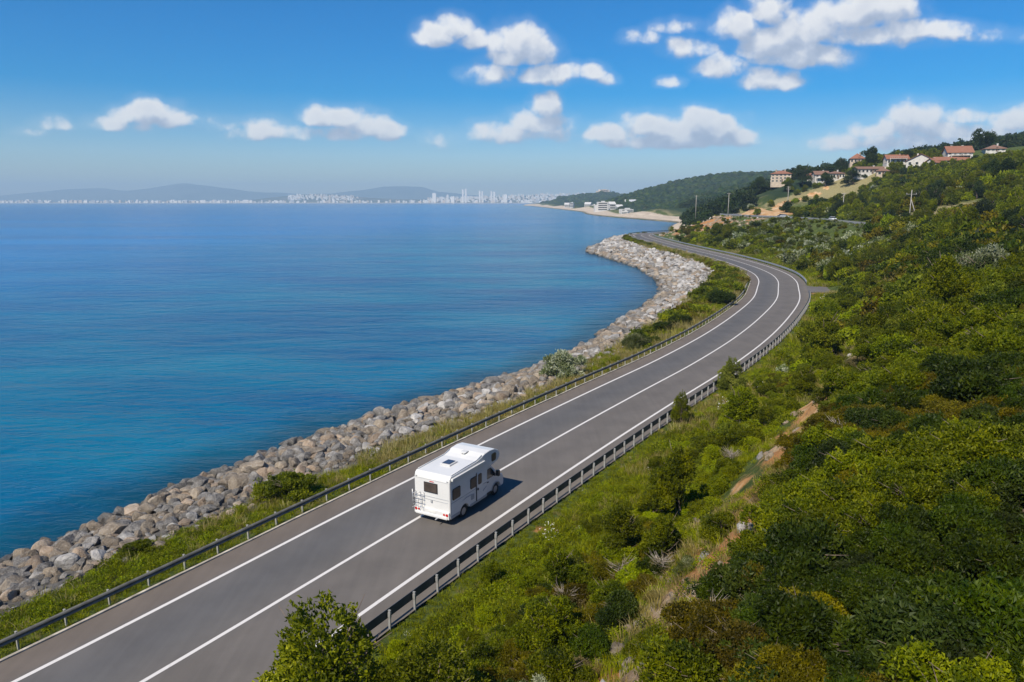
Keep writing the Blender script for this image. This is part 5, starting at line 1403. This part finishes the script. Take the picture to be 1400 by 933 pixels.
# clouds: puffs at their own directions in the sky, in units of slope (x/y, z/y)
cld = bpy.data.node_groups.new('cloud_field', 'ShaderNodeTree')
cld.interface.new_socket('Vector', in_out='INPUT', socket_type='NodeSocketVector')
cld.interface.new_socket('Density', in_out='OUTPUT', socket_type='NodeSocketFloat')
cg = N(cld); gi = cld.nodes.new('NodeGroupInput'); go = cld.nodes.new('NodeGroupOutput')
PUFF = [ # px, py, rx, ry, strength
 (598, 48, 30, 17, 1), (622, 40, 24, 18, 1), (645, 54, 22, 14, .8), (672, 100, 32, 16, .75), (705, 58, 34, 24, 1.1), (728, 70, 32, 20, 1), (692, 78, 24, 14, .9), (748, 104, 36, 15, .95), (775, 100, 22, 13, .8), (808, 100, 18, 12, .8), (825, 108, 14, 8, .5),
 (1052, 14, 26, 26, 1.0), (1010, 38, 34, 20, .9), (1055, 62, 46, 24, 1.1), (1095, 76, 58, 20, 1.1), (1120, 38, 60, 26, 1.0), (1175, 22, 56, 28, 1.05), (1215, 12, 40, 22, 1.0), (1200, 44, 90, 20, .9), (1275, 42, 60, 13, .8), (1345, 48, 50, 9, .45),
 (940, 66, 32, 14, .75), (918, 112, 16, 8, .75), (988, 92, 30, 18, .85), (1052, 108, 40, 17, .95), (875, 52, 20, 8, .35), (930, 35, 26, 8, .35),
 (746, 148, 20, 22, .95), (735, 168, 40, 18, .95), (690, 182, 46, 16, .85), (760, 180, 30, 14, .7), (665, 184, 26, 12, .7),
 (840, 182, 38, 14, .95), (880, 172, 34, 18, 1), (915, 176, 44, 20, 1.05), (955, 168, 34, 20, 1.05), (985, 176, 34, 19, 1.05), (1012, 186, 24, 14, .95), (925, 192, 105, 12, 1.0),
 (1150, 192, 36, 15, .8), (1180, 180, 30, 14, .7), (1250, 160, 36, 20, .9), (1215, 176, 40, 16, .8), (1300, 178, 60, 16, .8), (1320, 160, 30, 12, .8), (1395, 165, 44, 18, .95), (1360, 185, 70, 16, .8), (1240, 192, 80, 14, .8),
 (180, 158, 30, 14, .8), (208, 155, 34, 18, 1), (240, 164, 28, 13, .85), (165, 168, 45, 10, .5), (290, 170, 34, 9, .4), (72, 170, 24, 10, .65), (55, 178, 22, 6, .4),
 (365, 174, 30, 14, .85), (345, 182, 30, 10, .6), (400, 180, 34, 11, .7), (440, 160, 26, 16, 1), (470, 160, 32, 16, 1), (505, 172, 32, 17, 1), (530, 178, 24, 14, .9), (450, 182, 60, 10, .8), (600, 190, 30, 8, .2)]
mx = None
sep = cg.n('ShaderNodeSeparateXYZ', ins={0: gi.outputs[0]}); sxx, syy = sep.outputs[0], sep.outputs[1]
for (px_, py_, rx, ry, st) in PUFF:
    d = ray(px_, py_+3); cx, cy = d[0]/d[1], d[2]/d[1]; rx = rx*1.25/1000; ry = ry*1.3/1000
    ax = cg.math('MULTIPLY_ADD', sxx, 1/rx, -cx/rx); ay = cg.math('MULTIPLY_ADD', syy, 1/ry, -cy/ry)
    ay = cg.math('MAXIMUM', ay, cg.math('MULTIPLY', ay, -1.55))
    dd = cg.math('ADD', cg.math('MULTIPLY', ax, ax), cg.math('MULTIPLY', ay, ay))
    f = cg.math('MULTIPLY_ADD', dd, -st, st)
    mx = f if mx is None else cg.math('MAXIMUM', mx, f)
nz = cg.noise(gi.outputs[0], 26, 6, .52, .2); nz2 = cg.noise(gi.outputs[0], 75, 4, .55)
vor = cg.n('ShaderNodeTexVoronoi', feature='SMOOTH_F1', ins={'Vector': gi.outputs[0], 'Scale': 46, 'Smoothness': .8}).outputs[0]
t_ = cg.math('ADD', cg.math('MULTIPLY', cg.math('SUBTRACT', nz, .5), 1.75), cg.math('ADD', cg.math('MULTIPLY', cg.math('SUBTRACT', nz2, .5), .6), cg.math('MULTIPLY', cg.math('SUBTRACT', .36, vor), .7)))
dn = cg.math('ADD', cg.math('MAXIMUM', mx, -1.5), t_)
cld.links.new(dn, go.inputs[0])
dirv = g.n('ShaderNodeTexCoord').outputs['Generated']
sp_ = g.n('ShaderNodeSeparateXYZ', ins={0: dirv}); yy = g.math('MAXIMUM', sp_.outputs[1], .02)
p2 = g.n('ShaderNodeCombineXYZ', ins={0: g.math('DIVIDE', sp_.outputs[0], yy), 1: g.math('DIVIDE', sp_.outputs[2], yy)}).outputs[0]
def grp(v):
    q = nt.nodes.new('ShaderNodeGroup'); q.node_tree = cld; nt.links.new(v, q.inputs[0]); return q.outputs[0]
D0 = grp(p2); D1 = grp(g.vmath('ADD', p2, (-.007, .019, 0)))
front = g.math('GREATER_THAN', sp_.outputs[1], .05)
alpha = g.math('ADD', g.math('MULTIPLY', g.mr(D0, -.05, .66), .87), g.math('MULTIPLY', g.mr(D0, -.95, .5), .14))
alpha = g.math('MULTIPLY', alpha, front)
alpha = g.math('MULTIPLY', alpha, .93)
lit = g.mr(g.math('SUBTRACT', D0, D1), -.55, .75)      # thick side towards the light / underside
core = g.mr(D0, .2, 1.7)
shade = g.math('ADD', g.math('MULTIPLY', lit, .75), g.math('MULTIPLY', g.math('SUBTRACT', 1, core), .25))
ccol = g.ramp(shade, [(.0, (3.5, 4.2, 5.6)), (.45, (5.7, 6.3, 7.5)), (.8, (8.6, 8.7, 9.0)), (1, (10.3, 10.2, 10.0))])
hs_ = g.mix(1.0, hs_, (.98, .98, 1.14, 1), 'MULTIPLY')
bgc = g.mix(alpha, hs_, ccol)
SKY = .071
# the cloud field is only worked out in the part of the sky that holds clouds
zen = g.math('DIVIDE', sp_.outputs[2], yy); azi = g.math('ABSOLUTE', g.math('DIVIDE', sp_.outputs[0], yy))
inside = g.math('MULTIPLY', g.math('MULTIPLY', front, g.math('LESS_THAN', azi, .82)), g.math('MULTIPLY', g.math('GREATER_THAN', zen, .04), g.math('LESS_THAN', zen, .42)))
b0 = g.n('ShaderNodeBackground', ins={'Color': hs_, 'Strength': SKY}); b1 = g.n('ShaderNodeBackground', ins={'Color': bgc, 'Strength': SKY})
bg = g.n('ShaderNodeMixShader', ins={0: inside, 1: b0.outputs[0], 2: b1.outputs[0]})
wo = nt.nodes.new('ShaderNodeOutputWorld'); nt.links.new(bg.outputs[0], wo.inputs[0])
W.cycles.sampling_method = 'MANUAL'; W.cycles.sample_map_resolution = 512

# ------------------------------------------------------------------ camera and render settings
cam = bpy.data.cameras.new('camera'); co = bpy.data.objects.new('camera', cam); link(co)
co.location = tuple(CAM); co.rotation_euler = (math.pi/2-PITCH, 0, 0)
cam.sensor_width = 36; cam.lens = 36*FOC/1400; cam.clip_start = .1; cam.clip_end = 80000
SC.camera = co
SC.view_settings.view_transform = 'Standard'; SC.view_settings.look = 'None'; SC.view_settings.gamma = 1; SC.view_settings.exposure = 0.45
SC.render.engine = 'CYCLES'
cy = SC.cycles; cy.use_denoising = True; cy.max_bounces = 6; cy.diffuse_bounces = 3; cy.glossy_bounces = 3; cy.transmission_bounces = 3; cy.volume_bounces = 0; cy.transparent_max_bounces = 6
cy.use_adaptive_sampling = True; cy.adaptive_threshold = .01
cy.sample_clamp_indirect = 6
